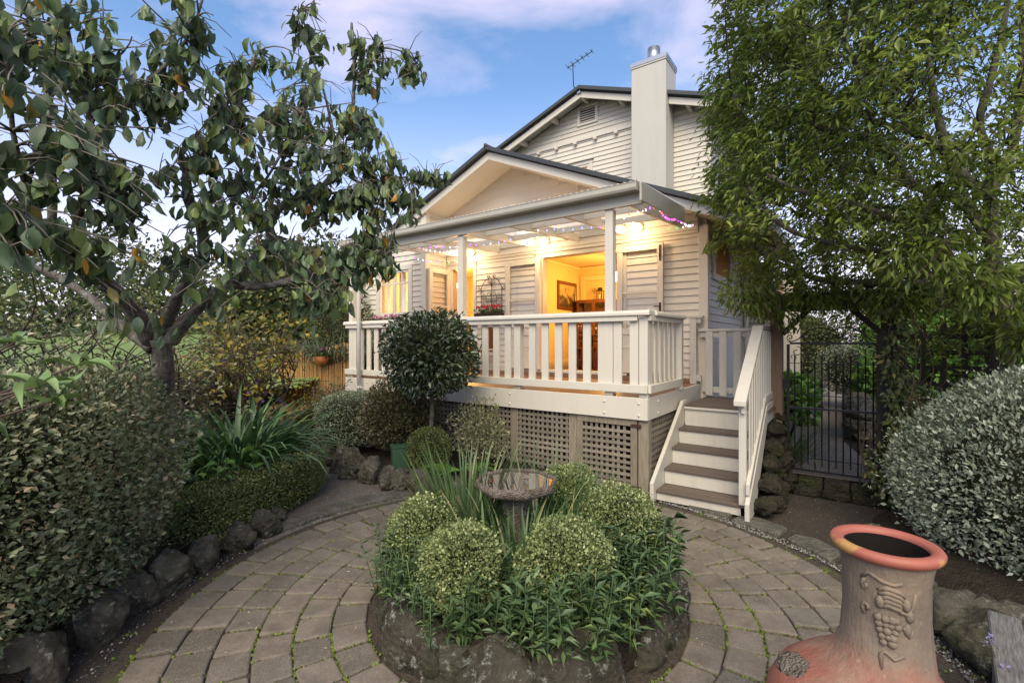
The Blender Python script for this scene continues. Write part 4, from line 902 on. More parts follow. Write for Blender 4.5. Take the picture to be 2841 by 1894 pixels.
MB().box(-.065,.065,-.065,.065,0,.015).box(-.065,.065,-.065,.065,.2,.215).lathe([(.05,.215),(.05,.26),(.06,.27),(.03,.28)],12).build('lantern_frame', M['iron'], t)
for x in (-.055,.055):
    for y in (-.055,.055): MB().box(x-.008,x+.008,y-.008,y+.008,.0155,.1995).build('lantern_bar', M['iron'], t)
MB().lathe([(.03,.016),(.03,.12)],10).build('candle', M['curtain'], t)
def dining_chair(label, u, v, rz):
    t = thing('dining_chair', label, 'chair', HW(u,v,DZ+.031), TH+rz, 'dining chairs inside')
    MB().box(-.22,.22,-.21,.21,.44,.48).build('seat', M['furn'], t, False, .01)
    for x in (-.19,.19):
        MB().lathe([(.018,0),(.022,.1),(.016,.14),(.026,.2),(.022,.44)],8,(x,.18,0)).build('leg', M['furn'], t, True)
        MB().bar((x,-.20,0),(x,-.20,.5),.035,.035,(0,1,0)).bar((x,-.20,.5),(x,-.27,1.08),.03,.035,(0,1,0)).ball((x,-.272,1.11),.03,8,6).build('leg', M['furn'], t)
    for z, h in ((.62,.05),(.98,.1)): MB().bar((-.175,-.215-.1*(z-.5),z),(.175,-.215-.1*(z-.5),z),.02,h).build('back_rail', M['furn'], t)
    for k in range(6): x = -.14+.056*k; MB().lathe([(.008,0),(.016,.06),(.008,.11),(.017,.17),(.008,.29)],7,(x,-.245,.645)).build('spindle', M['furn'], t, True)
    MB().bar((-.18,.18,.2),(.18,.18,.2),.02,.025).bar((-.18,-.2,.22),(.18,-.2,.22),.02,.025).build('stretcher', M['furn'], t)
dining_chair('dark carved dining chair seen between the middle balusters', -2.72, 3.75, 0); dining_chair('dark carved dining chair beside the open right door leaf', -1.9, 3.8, .15)
tb = hthing('dining_table', 'dark wooden dining table behind the carved chairs', 'table', -2.25, 4.25, DZ+.031); MB().box(-.75,.75,-.35,.35,.71,.75).build('table_top', M['furn'], tb, False, .01)
for x in (-.65,.65):
    for y in (-.27,.27): MB().lathe([(.03,0),(.045,.15),(.03,.3),(.05,.5),(.04,.709)],8,(x,y,0)).build('leg', M['furn'], tb, True)
# ---------------------------------------------------------------- aerial
an = hthing('tv_antenna', 'thin dark television aerial on the upper gable peak', 'antenna', -3.47, 4.93, 7.72)
MB().tube([(.03,.03,0),(-.05,.02,.04),(-.10,0,.14),(-.12,0,.66)], .013, 6).build('mast', M['iron'], an); MB().tube([(-.27,0,.62),(.40,0,.80)], .009, 6).build('boom', M['iron'], an)
for k in range(6):
    q = k/5; x, z = -.24+.62*q, .628+.166*q; l = .14-.05*q; MB().tube([(x,-l,z+.0),(x,l,z)], .006, 5).tube([(x,0,z-.005),(x,0,z+.05)], .012, 5).build('element', M['iron'], an)
MB().box(-.02,.07,.02,.05,-.06,.06).build('mast_bracket', M['metal'], an)

# ================================================================ GATE ARCH, GATE, TRELLIS
GU, GV = 1.06, 1.74
pg = hthing('pergola_arch', 'dark timber pergola arch over the iron gate', 'pergola', GU, GV, 0)
for x, z0, mt in ((0,.72,'brown_post'),(1.12,0,'dark_wood')): MB().box(x-.07,x+.07,-.07,.07,z0,2.34).build('post', M[mt], pg, False, .008)
for v in (0,1.3): MB().box(-.25,1.9,v-.04,v+.04,2.2,2.34).build('beam', M['dark_wood'], pg) if v else MB().box(-.25,1.9,-.115,-.0715,2.2,2.34).build('beam', M['dark_wood'], pg)
for k in range(6): MB().box(-.1+.34*k,-.05+.34*k,-.3,1.6,2.3405,2.44).build('rafter', M['dark_wood'], pg)
for x in (0.07,1.05): MB().bar((x,-.03,1.85),(x+(.33 if x < .5 else -.33),-.03,2.199),.06,.05,(0,1,0)).build('brace', M['dark_wood'], pg)
MB().box(1.0,1.12,-.3,-.18,0,1.83).build('post', M['dark_wood'], pg, False, .006)
gt = hthing('iron_gate', 'black wrought iron gate with scrolls under the pergola arch', 'gate', GU+.13, GV-.02, .16)
GW, GH = .92, 1.56
for x in (0,GW): MB().box(x-.016,x+.016,-.016,.016,0,GH).build('stile', M['iron'], gt)
for z in (.0,.76,GH): MB().box(.0165,GW-.0165,-.012,.012,z,z+.025).build('cross_bar', M['iron'], gt)
for z in (.16,.93,1.32): MB().box(.0165,GW-.0165,-.004,.004,z,z+.009).build('cross_bar', M['iron'], gt)
for k in range(12):
    x = .07+k*(GW-.14)/11; lo = 0.026 if k % 2 else .10; MB().tube([(x,.012,lo),(x,.012,1.36 if k % 2 else 1.42)], .0085, 5).lathe([(.001,-.03),(.014,.0),(.008,.02)],6,(x,.012,lo)).build('gate_bar', M['iron'], gt)
mb = MB()
for k in range(6):
    c = .09+k*(GW-.18)/5; s = 1 if k % 2 else -1; mb.tube(scroll((c,.0,1.47),.065,1.1,s,PI/2), .006, 4); mb.tube(scroll((c+.04*s,0,1.40),.045,1.0,-s,-PI/2), .005, 4)
for s in (-1,1):
    x0 = GW/2; mb.tube(smooth_([(x0+s*.46,0,GH+.03),(x0+s*.36,0,GH+.06),(x0+s*.24,0,GH+.17),(x0+s*.1,0,GH+.20),(x0,0,GH+.16)]), .007, 5)
    for dx, r in ((.44,.04),(.13,.055),(.06,.05),(.25,.05)): mb.tube(scroll((x0+s*dx,0,GH+.085),r,1.25,s,-PI/2), .007, 4)
mb.build('scrollwork', M['iron'], gt, True); MB().box(-.07,-.017,-.02,.02,1.02,1.12).build('latch', M['iron'], gt)
t = hthing('stone_step', 'low step of kerb stones under the iron gate', 'step', 1.6, 1.6, 0); rg = random.Random(33)
for k in range(5): mb = MB(); x = -.55+.26*k; mb.box(x,x+.25,-.16,.06,.0,.125+rg.uniform(-.01,.01)); mb.build('kerb_stone', M['rock_dark'], t, False, .02, 2)
for k in range(5): mb = MB(); x = -.6+.28*k; mb.box(x,x+.27,-.32,-.165,-.03,.05+rg.uniform(-.01,.01)); mb.build('kerb_stone', M['rock_dark'], t, False, .02, 2)
tf = hthing('trellis_fence', 'dark square trellis fence behind the silver bush', 'fence', 2.25, 1.75, 0)
tp_ = lattice(tf, 0, 3.0, .9, 1.95, 0, False, 'dark_wood', .05, .17, .03)
for x in (.9,2.2,3.05): MB().box(x-.05,x+.05,.01,.1,0,2.0).build('post', M['dark_wood'], tf)

# ================================================================ BIRD BATH, CHIMINEA, BENCH, POTS
bb_ = thing('bird_bath', 'octagonal rough stone bird bath full of water amid iris blades', 'bird bath', (.03,3.45,.17))
n8 = 8
def octo(mb, prof, jit=0, seg=4):
    rr = random.Random(2); n = n8*seg; o = len(mb.v)
    for r, z in prof:
        for k in range(n):
            a = 2*PI*k/n+.2; c = (a-.2) % (2*PI/n8); q = math.cos(PI/n8)/math.cos(c-PI/n8); r2 = r*q*(1+rr.uniform(-jit,jit)); mb.v.append((r2*math.cos(a),r2*math.sin(a),z+rr.uniform(-jit,jit)*.25))
    for i in range(len(prof)-1):
        for k in range(n): mb.f.append((o+i*n+k,o+i*n+(k+1)%n,o+(i+1)*n+(k+1)%n,o+(i+1)*n+k))
    mb.f.append(tuple(o+k for k in reversed(range(n)))); mb.f.append(tuple(o+(len(prof)-1)*n+k for k in range(n))); return mb
octo(MB(), [(.09,.46),(.20,.485),(.28,.515),(.302,.535),(.306,.560),(.303,.582),(.292,.588),(.284,.580),(.278,.565),(.2,.54),(.05,.53)], .011).build('basin', M['cast'], bb_, True)
octo(MB(), [(.2795,.570),(.279,.572)]).build('water', M['water'], bb_); octo(MB(), [(.16,0),(.16,.05),(.1,.1),(.085,.25),(.10,.38),(.12,.458)], .02).build('pedestal', M['cast'], bb_, True)
ci = thing('chiminea', 'terracotta chiminea with a flared red rim and grape relief in the foreground', 'chiminea', (1.305,1.655,0))
prof = [(.14,.02),(.21,.05),(.31,.2),(.345,.37),(.335,.48),(.295,.555),(.23,.605),(.175,.635),(.148,.665),(.132,.715),(.124,.82),(.125,.95),(.137,1.02)]
prof = [(r if z > .64 else .132+(r-.132)*.82,z) for r,z in prof]
mb = MB(); mb.lathe([(prof[0][0],prof[0][1])]+prof[1:], 48); mb.f = mb.f[:-1]
def lean(z): q = max(0,min(1,(.72-z)/.2)); q = q*q*(3-2*q); return -.085*q, -.015*q
mb.v = [(x+lean(z)[0], y+lean(z)[1], z) for x,y,z in mb.v]; ob = mb.build('body', M['clay'], ci, True)
mb = MB(); mb.lathe([(.131,1.012),(.138,1.02),(.152,1.026),(.160,1.037),(.161,1.049),(.154,1.058),(.142,1.061),(.128,1.058),(.121,1.049),(.120,1.04)], 56); mb.f = mb.f[:-2]; mb.build('rim', M['rim'], ci, True)
mb = MB(); mb.lathe([(.095,.52),(.112,.86),(.1205,1.041)], 40); mb.f = mb.f[:-2]; mb.build('inner_wall', M['soot'], ci, True)
def oncyl(a, z, off=0):
    rr = np.interp(z, [p[1] for p in prof], [p[0] for p in prof])+off; return (rr*math.cos(a), rr*math.sin(a), z)
FA = math.atan2(-1.655,-1.305)+.05
mb = MB(); rr = random.Random(5)
for i, row in enumerate((4,4,3,3,2)):
    for k in range(row): mb.ball(oncyl(FA+(k-(row-1)/2)*.135+rr.uniform(-.03,.03), .845-.019*i, .003), (.0125+rr.uniform(-.002,.002)), 8, 6)
mb.build('grapes', M['clay'], ci, True)
mb = MB()
def cy(a0, z0): return oncyl(FA+a0*1.1, z0+.04, .001)
for pts in ([(-.5,.92),(-.35,.945),(-.1,.925),(.1,.92),(.28,.93)], [(-.45,.92),(-.52,.90),(-.48,.885),(-.42,.89),(-.43,.902)], [(.2,.84),(.35,.83),(.5,.85),(.55,.9)], [(-.45,.80),(-.5,.82),(-.45,.835),(-.38,.83),(-.39,.815)], [(.3,.79),(.42,.76),(.5,.78)], [(-.1,.64),(-.12,.69),(-.05,.70),(.12,.68),(.3,.70)], [(-.12,.645),(-.13,.60),(-.25,.58)]): mb.tube([cy(*p) for p in pts], .0065, 6)
mb.build('vine', M['clay'], ci, True)
mb = MB()
for k in range(5):
    z = .895-.014*k; mb.tube([cy(-.2+.02*k,z),cy(.0,z+.012),cy(.22,z+.004),cy(.34-.02*k,z-.012)], [.004,.0105,.0095,.003], 6)
for a, z, w in ((-.16,.895,.014),(.40,.90,.013),(.47,.865,.013),(.42,.82,.012)): mb.ball(oncyl(FA+a,z,0),(w,w,.022),8,6)
mb.build('vine_leaf', M['clay'], ci, True)
bm_ = rock(random.Random(3),(.05,.10,.012)).build('mouth_lip', M['cast'], ci, True); bm_.location = (-.285,.03,.578); bm_.rotation_euler = (0,-.62,.1)
MB().lathe([(.2,.0),(.21,.02),(.19,.04)],24,(-.085,-.015,0)).build('base_ring', M['clay'], ci, True)
be = thing('wooden_bench', 'weathered grey plank bench at the right edge beside the pebbles', 'bench', (2.23,2.225,0), R(-133))
rg = random.Random(8)
for k in range(4): MB().box(0,1.5,.0+.128*k,.108+.128*k,.46,.5).build('plank', M['bench_wood'], be, False, .006).rotation_euler = (rg.uniform(-.01,.01),rg.uniform(-.006,.006),0)
for x in (.12,1.3):
    for y in (.05,.42): MB().box(x,x+.07,y-.035,y+.035,0,.42).build('leg', M['bench_wood'], be, False, .004)
    MB().box(x,x+.07,0,.48,.4205,.4595).build('cross_bearer', M['bench_wood'], be)
gp_ = thing('green_container', 'square dark green plastic container under the brown leaved shrub', 'container', (-1.42,6.02,.12), R(20))
MB().prism([(-.10,0),(.10,0),(.115,.30),(-.115,.30)], 1, -.1, .1).build('tub', M['green_pl'], gp_, False, .006); MB().box(-.12,.12,-.105,.105,.301,.315).build('lid', M['green_pl'], gp_, False, .004)
fb = thing('bamboo_fence', 'split bamboo screen fence with a hanging flower pot', 'fence', (-4.75,9.6,0), R(6)); rg = random.Random(6)
cm = [MB().lathe([(.017,0),(.018,.5),(.017,1)],6,(0,0,0)).mesh('cane', timber('bamboo_cane',(.33,.17,.05),(.52,.30,.10),(9,9,1.5),.6,.2,True,.45)) for _ in range(1)][0]
for k in range(42): o = link('cane', cm, fb); o.location = (.034*k,rg.uniform(-.006,.006),.12); o.scale = (1,1,1.36+.006*k+rg.uniform(-.03,.03)); o.rotation_euler = (0,rg.uniform(-.01,.01),0)
for z in (.5,1.2): MB().box(-.02,1.45,.03,.06,z,z+.05).build('rail', M['brown_post'], fb)
hp = thing('hanging_pot', 'round terracotta pot of purple pansies hung on the bamboo fence', 'flower pot', (-3.86,9.56,1.28))
MB().lathe([(.02,0),(.10,.02),(.15,.09),(.165,.17),(.15,.17)],18).build('pot', M['terracotta'], hp, True)
P = np.array([(random.gauss(0,.09),random.gauss(0,.08),.17+abs(random.gauss(0,.05))) for _ in range(90)]); leafcloud('foliage', P, rdir(90)+[0,0,.5], rdir(90), .07, .6, T4, M['l_bright'], hp)
P = np.array([(random.gauss(.02,.1),random.gauss(-.04,.07),.25+abs(random.gauss(0,.05))) for _ in range(40)]); leafcloud('flowers', P, rdir(40), rdir(40)+[0,-1,0], .05, .9, T2, M['p_purple'], hp)['kind'] = 'stuff'
tfn = thing('timber_fence', 'low dark paling fence between the garden and the lawn', 'fence', (-7.5,7.3,0), R(8)); rg = random.Random(17)
pm = MB().box(-.055,.055,0,.018,0,1).mesh('paling', M['dark_wood'])
for k in range(25): o = link('paling', pm, tfn); o.location = (.12*k,rg.uniform(-.003,.003),.05); o.scale = (1,1,1.13+rg.uniform(-.02,.02))
MB().box(-.1,2.95,.02,.07,.95,1.03).build('rail', M['dark_wood'], tfn); MB().box(-.1,2.95,-.03,.06,1.20,1.24).build('fence_cap', M['dark_wood'], tfn)
nb = thing('neighbour_house', 'pale neighbouring house glimpsed behind the left trees', 'house', (-11.3,24,2.0), R(15))
MB().box(0,6,0,5,-2,3.1).build('wall', M['white'], nb); MB().prism([(-.4,3.1),(6.4,3.1),(3,4.6)],1,-.4,5.4).build('roof', M['roof'], nb)
for x in (.7,2.4,4.3): w_ = frame4(MB(), x, x+.9, 1.4, 2.6, -.06, -.002, .08).build('window', M['white'], nb); MB().box(x+.081,x+.819,-.03,-.026,1.481,2.519).build('pane', M['blind'], w_)

# ================================================================ PLANTS
# ---- the broad-leaved tree on the left
LIMBS = {
'A':[(-2.6,3.6,1.76),(-2.44,3.55,1.92),(-2.29,3.5,2.04),(-2.15,3.45,2.12),(-2.01,3.4,2.16),(-1.71,3.4,2.16),(-1.51,3.6,2.28),(-1.27,3.8,2.39),(-1.06,3.9,2.38)],
'B':[(-2.69,3.6,1.75),(-2.5,3.5,2.02),(-2.31,3.4,2.22),(-2.19,3.35,2.33),(-2.16,3.3,2.53),(-2.21,3.25,2.68),(-2.2,3.2,2.88),(-2.17,3.2,2.97),(-1.97,3.2,3.12),(-1.88,3.2,3.25),(-1.87,3.3,3.53),(-1.83,3.4,3.83)],
'C':[(-2.75,3.6,1.75),(-2.75,3.4,2.01),(-2.72,3.1,2.18),(-2.67,2.9,2.28),(-2.66,2.7,2.34),(-2.63,2.5,2.37),(-2.62,2.3,2.4)],
'C2':[(-2.67,2.9,2.28),(-2.63,2.85,2.39),(-2.55,2.8,2.55),(-2.44,2.75,2.78),(-2.41,2.7,3.05),(-2.44,2.7,3.27),(-2.51,2.7,3.39),(-2.6,2.75,3.69)],
'C3':[(-2.44,2.75,2.78),(-2.45,2.85,3.02),(-2.33,3.0,3.37),(-2.13,3.1,3.73),(-2.01,3.1,4.05)],
'D':[(-2.74,3.6,1.7),(-3.02,3.6,1.92),(-3.23,3.6,2.1),(-3.51,3.6,2.27),(-3.72,3.5,2.35)],
'E':[(-2.01,3.4,2.16),(-1.94,3.6,2.4),(-1.91,3.75,2.55),(-1.96,3.85,2.72),(-1.89,3.95,2.91),(-1.7,4.0,2.99),(-1.57,4.0,3.09),(-1.49,4.05,3.22),(-1.53,4.1,3.48),(-1.39,4.1,3.76),(-1.37,4.1,3.96),(-1.37,4.1,4.21),(-1.39,4.1,4.51)],
'E2':[(-1.7,4.0,2.99),(-1.4,4.05,3.04),(-1.12,4.1,3.13),(-0.82,4.15,3.22),(-0.6,4.2,3.23)],
'E3':[(-1.37,4.1,4.21),(-1.21,4.15,4.33),(-0.95,4.2,4.32),(-0.82,4.2,4.2)],
'E4':[(-1.53,4.1,3.48),(-1.6,4.0,3.9),(-1.73,3.95,4.28),(-1.74,3.9,4.5)],
'F':[(-2.63,2.7,2.34),(-2.72,2.8,2.67),(-2.84,2.9,3.05),(-2.9,3.0,3.5),(-2.8,3.0,3.86)],
'G':[(-2.16,3.3,2.53),(-2.05,3.4,2.71),(-1.89,3.5,2.86),(-1.71,3.6,3.26),(-1.62,3.7,3.57)],
'H':[(-2.66,2.7,2.34),(-2.57,2.5,2.59),(-2.53,2.4,2.82),(-2.45,2.3,3.16)],
}
BLOBS = [
((-2.53, 2.6, 3.34), (0.36, 0.6, 0.33), 130) ,
((-2.33, 2.4, 2.65), (0.35, 0.6, 0.33), 130) ,
((-2.26, 2.9, 3.37), (0.4, 0.7, 0.35), 120) ,
((-2.1, 2.7, 2.66), (0.4, 0.6, 0.32), 110) ,
((-2.05, 3.4, 3.46), (0.41, 0.6, 0.34), 90) ,
((-1.85, 3.5, 2.99), (0.48, 0.6, 0.35), 110) ,
((-1.73, 3.8, 3.62), (0.38, 0.5, 0.38), 80) ,
((-1.49, 3.9, 3.06), (0.39, 0.5, 0.39), 120) ,
((-1.2, 4.0, 3.43), (0.26, 0.4, 0.33), 70) ,
((-1.09, 4.0, 2.87), (0.29, 0.4, 0.33), 110) ,
((-1.35, 3.8, 2.43), (0.42, 0.5, 0.24), 110) ,
((-1.15, 4.1, 4.18), (0.3, 0.35, 0.26), 50) ,
((-1.64, 3.9, 4.35), (0.22, 0.3, 0.18), 26) ,
((-1.87, 3.3, 2.5), (0.33, 0.5, 0.24), 60) ,
((-2.26, 2.6, 2.2), (0.43, 0.5, 0.19), 70) ,
((-2.02, 2.9, 2.01), (0.21, 0.4, 0.16), 18) ,
((-1.38, 3.6, 2.07), (0.23, 0.3, 0.2), 40) ,
((-0.75, 4.15, 3.24), (0.19, 0.15, 0.06), 22) ,
((-0.91, 4.2, 4.2), (0.15, 0.2, 0.12), 16) ,
((-2.4, 3.2, 1.83), (0.18, 0.3, 0.18), 14) ,
((-2.06, 3.0, 3.75), (0.41, 0.5, 0.17), 60) ,
((-2.34, 2.2, 2.21), (0.16, 0.3, 0.18), 30) ,
]
RLIMBS = {
'a':[(4.76,4.6,1.86),(4.71,4.6,2.28),(4.67,4.6,2.7),(4.65,4.6,3.17),(4.76,4.6,3.38),(4.88,4.6,3.68),(4.84,4.5,4.17),(4.86,4.5,4.75),(4.86,4.5,5.25)],
'b':[(4.67,4.6,2.7),(4.59,4.8,3.19),(4.53,4.9,3.67),(4.25,5.0,3.94),(3.74,5.0,4.12),(3.24,5.0,4.44),(2.87,5.0,4.9)],
'c':[(4.65,4.6,3.17),(4.29,4.6,3.46),(4.21,4.7,4.06),(4.21,4.8,4.64),(4.04,4.8,5.13)],
'd':[(4.76,4.6,3.38),(4.45,4.5,3.8),(4.49,4.4,4.32),(4.59,4.4,4.81),(4.63,4.4,5.17)],
'e':[(4.59,4.8,3.19),(4.08,4.8,3.32),(3.48,4.7,3.46),(2.91,4.7,3.59),(2.44,4.7,3.85),(2.18,4.7,4.19)],
'f':[(4.71,4.6,2.36),(4.16,4.5,2.52),(3.62,4.5,2.6),(3.01,4.4,2.66),(2.53,4.4,2.82),(2.25,4.5,3.22)],
'g':[(4.84,4.7,2.16),(4.48,5.0,2.33),(3.94,5.2,2.4),(3.37,5.2,2.44),(2.89,5.2,2.64),(2.51,5.2,2.92)],
'h':[(4.53,4.9,3.67),(3.86,4.8,4.11),(3.39,4.7,4.58),(3.13,4.7,5.06)],
'i':[(4.08,4.8,3.32),(3.57,4.6,3.68),(2.93,4.4,3.71),(2.53,4.4,3.92)],
'j':[(4.86,4.7,2.12),(4.86,4.5,2.43),(4.84,4.3,2.88),(4.81,4.2,3.63)],
'k':[(4.16,4.5,2.52),(3.58,4.3,2.8),(3.03,4.2,2.97),(2.6,4.2,3.08),(2.31,4.3,3.27)],
}
lt = thing('garden_tree', 'spreading tree with lichened branches and large drooping leaves at the left', 'tree', (-2.62,3.6,.1)); B0 = Vector(lt.location)
def off(pts): return [Vector(p)-B0 for p in pts]
def smooth(pts, k=3):
    pts = [Vector(p) for p in pts]; out = []
    for i in range(len(pts)-1):
        p0 = pts[max(i-1,0)]; p1 = pts[i]; p2 = pts[i+1]; p3 = pts[min(i+2,len(pts)-1)]
        for j in range(k):
            t = j/k; out.append(.5*((2*p1)+(p2-p0)*t+(2*p0-5*p1+4*p2-p3)*t*t+(3*p1-p0-3*p2+p3)*t**3))
    out.append(pts[-1]); return out
def knobby(mb, pts, r0, r1, n=10, rg=random, k=4, amp=.09):
    P_ = smooth(pts, k); m = len(P_); rs = [(r0+(r1-r0)*(i/(m-1))**.8)*(1+rg.uniform(-amp,amp)+(.18 if rg.random() < .1 else 0)) for i in range(m)]
    P_ = [p+Vector((rg.uniform(-1,1),rg.uniform(-1,1),rg.uniform(-1,1)))*r1*.25 for p in P_]; mb.tube(P_, rs, n); return P_
rg = random.Random(41)
mb = MB(); knobby(mb, off([(-3.12,4.2,.0),(-3.08,4.12,.5),(-2.95,3.98,1.0),(-2.78,3.76,1.4),(-2.68,3.6,1.8)]), .095, .075, 12, rg); mb.build('trunk', M['bark'], lt, True)
NODES = []
RAD = {'A':(.075,.022),'B':(.07,.018),'C':(.085,.035),'C2':(.04,.016),'C3':(.025,.01),'D':(.055,.03),'E':(.055,.014),'E2':(.02,.006),'E3':(.014,.006),'E4':(.018,.006),'F':(.035,.012),'G':(.022,.008),'H':(.03,.01)}
for k, pts in LIMBS.items():
    mb = MB(); P_ = knobby(mb, off(pts), RAD[k][0]*.74, RAD[k][1]*.72, 8, rg); NODES += P_[4:]; mb.build('limb', M['bark'], lt, True)
def nearest(p, nodes): return min(nodes, key=lambda q: (q-p).length_squared)
TW = MB(); LP, LD, LN = [], [], []
for c, r, n in BLOBS:
    if c[0] > -1.9: n = int(n*1.35)
    c = Vector(c)-B0
    for _ in range(max(4, int(n/2.4))):
        while True:
            d = Vector((rg.uniform(-1,1),rg.uniform(-1,1),rg.uniform(-1,1)))
            if d.length < 1: break
        t = c+Vector((d.x*r[0],d.y*r[1],d.z*r[2])); q = nearest(t, NODES)
        if (t-q).length > 1.1: q = t+(q-t).normalized()*.8
        L0 = (t-q).length; P_ = curve_pts(q, t, 6, .10, .12, rg); TW.tube(P_, [.006+.003*L0]+[.0055-.0006*i for i in range(5)], 4)
        for e in range(rg.choice((0,1,2))):
            i = rg.choice((2,3,4)); w = P_[i]; t2 = w+Vector((rg.uniform(-.2,.2),rg.uniform(-.2,.2),rg.uniform(-.1,.16))); TW.tube([w,(w+t2)/2+Vector((0,0,.03)),t2], [.004,.003,.0018], 4)
        for e in range(rg.choice((4,5,6,7))):
            s = rg.uniform(.45,1.02); w = P_[min(5,int(s*5))] if s < 1 else P_[-1]; w = w+Vector((rg.uniform(-.05,.05),rg.uniform(-.05,.05),rg.uniform(-.04,.02)))
            LP.append(w); LD.append((rg.gauss(0,.28),rg.gauss(0,.28),-1+rg.uniform(0,.4))); a = rg.random()*6.28; LN.append((math.cos(a),math.sin(a),.35))
TW.build('twigs', M['twigpale'], lt, True)
LP, LD, LN = np.array(LP), np.array(LD), np.array(LN); order = np.argsort((LP+np.array(B0))[:,1]); big, rest = order[:300], order[300:]
leafcloud('foliage', LP[rest], LD[rest], LN[rest], .078+.05*RNG.random(len(rest)), .5, TB, M['l_plum'], lt)['kind'] = 'stuff'
lms = []
for v in range(6):
    tv, tf = TB; x = tv.copy(); x[:,0] *= .47+.025*v; x[:,2] *= 1+.25*(v-2); me = bpy.data.meshes.new('leaf'); me.from_pydata(x.tolist(), [], tf); me.materials.append(M['l_plum']); me.polygons.foreach_set('use_smooth',[True]*len(me.polygons)); lms.append(me)
for i in big:
    o = link('leaf', lms[rg.randrange(6)], lt); d = Vector(LD[i]).normalized(); x = d.cross(Vector(LN[i])).normalized(); z = x.cross(d); s = .08+.05*rg.random()
    o.matrix_local = Matrix.Translation(LP[i]) @ Matrix(((x.x,d.x,z.x,0),(x.y,d.y,z.y,0),(x.z,d.z,z.z,0),(0,0,0,1))) @ Matrix.Scale(s,4)
# ---- the narrow-leaved tree on the right
rt = thing('garden_tree', 'large multi-stemmed tree with narrow green leaves arching over the gate', 'tree', (4.95,4.65,0)); B0 = Vector(rt.location); rg = random.Random(77)
mb = MB(); knobby(mb, off([(4.95,4.65,0),(4.9,4.66,.9),(4.85,4.65,1.5),(4.76,4.6,2.2)]), .12, .09, 10, rg); mb.build('trunk', M['bark2'], rt, True)
NODES = []
for k, pts in RLIMBS.items():
    big_ = k in 'abcg'; mb = MB(); P_ = knobby(mb, off(pts), .08 if k == 'a' else .06 if big_ else .042, .025 if k == 'a' else .016, 7, rg); NODES += P_[3:]; mb.build('limb', M['bark2'], rt, True)
TW = MB(); LP, LD, LN = [], [], []
CC = Vector((4.55,4.9,4.25)); CR = (2.62,1.75,2.35)
cnt = 0
SEC = list(NODES)
while cnt < 3000:
    d = Vector(rdir(1)[0]); e = 3.0; s = (abs(d.x)**e+abs(d.y)**e+abs(d.z)**e)**(-1/e); q = d*s
    dep = 1-.5*rg.random()**1.8; lm = 1+.09*math.sin(q.x*7+q.z*5)+.07*math.sin(q.y*9-q.z*6+2)
    t = CC+Vector((q.x*CR[0],q.y*CR[1],q.z*CR[2]))*dep*lm
    lim_ = .415+.045*max(0,t.z-4.7)+.10*max(0,2.95-t.z)+.02*math.sin(t.z*9)+rg.uniform(-.02,.02)
    if t.x/t.y < lim_: continue
    xn = (t.x-CC.x)/CR[0]
    if xn > -.2 and q.y < 0 and rg.random() < (.5 if t.z < 3.2 else .80): continue          # open towards the garden: limbs show
    if xn > .25 and rg.random() < .45: continue
    if t.z < 2.62 and t.x < 2.6+ (2.62-t.z)*1.7: continue
    if t.z < 2.25 and t.x < 4.2: continue
    if q.z < -.6 and rg.random() < .25: continue
    cnt += 1
    t0 = t-B0; n_ = nearest(t0, SEC)
    if (t0-n_).length > 1.25: n_ = t0+(n_-t0).normalized()*1.0
    P_ = curve_pts(n_, t0, 6, .07, .13, rg); l0 = (t0-n_).length; TW.tube(P_, [.004+.006*l0]+[.0055-.0007*i for i in range(5)], 4)
    if cnt % 3 == 0: SEC += P_[2:4]
    out = Vector((q.x,q.y,q.z*.5)).normalized()
    for e in range(rg.choice((18,22,26,30))):
        w = P_[rg.choice((2,3,4,4,5,5,5))]+Vector((rg.gauss(0,.06),rg.gauss(0,.06),rg.gauss(0,.05))); LP.append(w)
        LD.append((out.x*.8+rg.gauss(0,.55), out.y*.8+rg.gauss(0,.55), -.45+rg.gauss(0,.4))); LN.append((rg.gauss(0,.5)+out.x*.5, rg.gauss(0,.5)+out.y*.5, .8))
TW.build('twigs', M['bark2'], rt, True)
leafcloud('foliage', LP, LD, LN, .05+.065*RNG.random(len(LP)), .25, T4, M['l_willow'], rt)['kind'] = 'stuff'
# ---- climber round the gate and over the trellis
def climber(name, label, blobs, mat, size, ratio, seed, cat='climber'):
    rg = random.Random(seed); c0 = blobs[0][0]; t = thing(name, label, cat, (c0[0],c0[1],0)); P, D, Z = [], [], []; mb = MB()
    for c, r, n in blobs:
        for _ in range(n):
            d = rdir(1)[0]*np.random.default_rng(rg.randrange(10**6)).random()**.45; P.append(np.array(c)+d*np.array(r)-np.array((c0[0],c0[1],0))); D.append(d+np.array([0,-.3,-.7])+.5*rdir(1)[0]); Z.append(rdir(1)[0]*.7+np.array([0,-.6,.6]))
        for _ in range(5):
            a = Vector(c)+Vector((rg.uniform(-1,1)*r[0],rg.uniform(-1,1)*r[1],-r[2])); b = Vector(c)+Vector((rg.uniform(-1,1)*r[0],rg.uniform(-1,1)*r[1],r[2])); o = Vector((c0[0],c0[1],0)); mb.tube(curve_pts(a-o,b-o,6,0,.2,rg), [.007,.006,.006,.005,.004,.003], 4)
    leafcloud('foliage', P, D, Z, size*(.6+.7*RNG.random(len(P))), ratio, T4, M[mat], t); mb.build('stems', M['twig'], t, True); return t
climber('climber', 'leafy climber hanging over the right gate post and the trellis', [((4.4,4.95,.95),(.25,.25,.4),380),((4.25,5.1,.75),(.25,.2,.42),330),((4.1,5.2,.45),(.2,.2,.35),200),((4.05,5.0,1.45),(.13,.1,.65),330),((4.12,4.95,.95),(.18,.14,.45),320),((3.98,5.0,.35),(.2,.18,.3),220),((4.75,4.75,.75),(.35,.25,.45),350)], 'l_climb', .075, .5, 3)
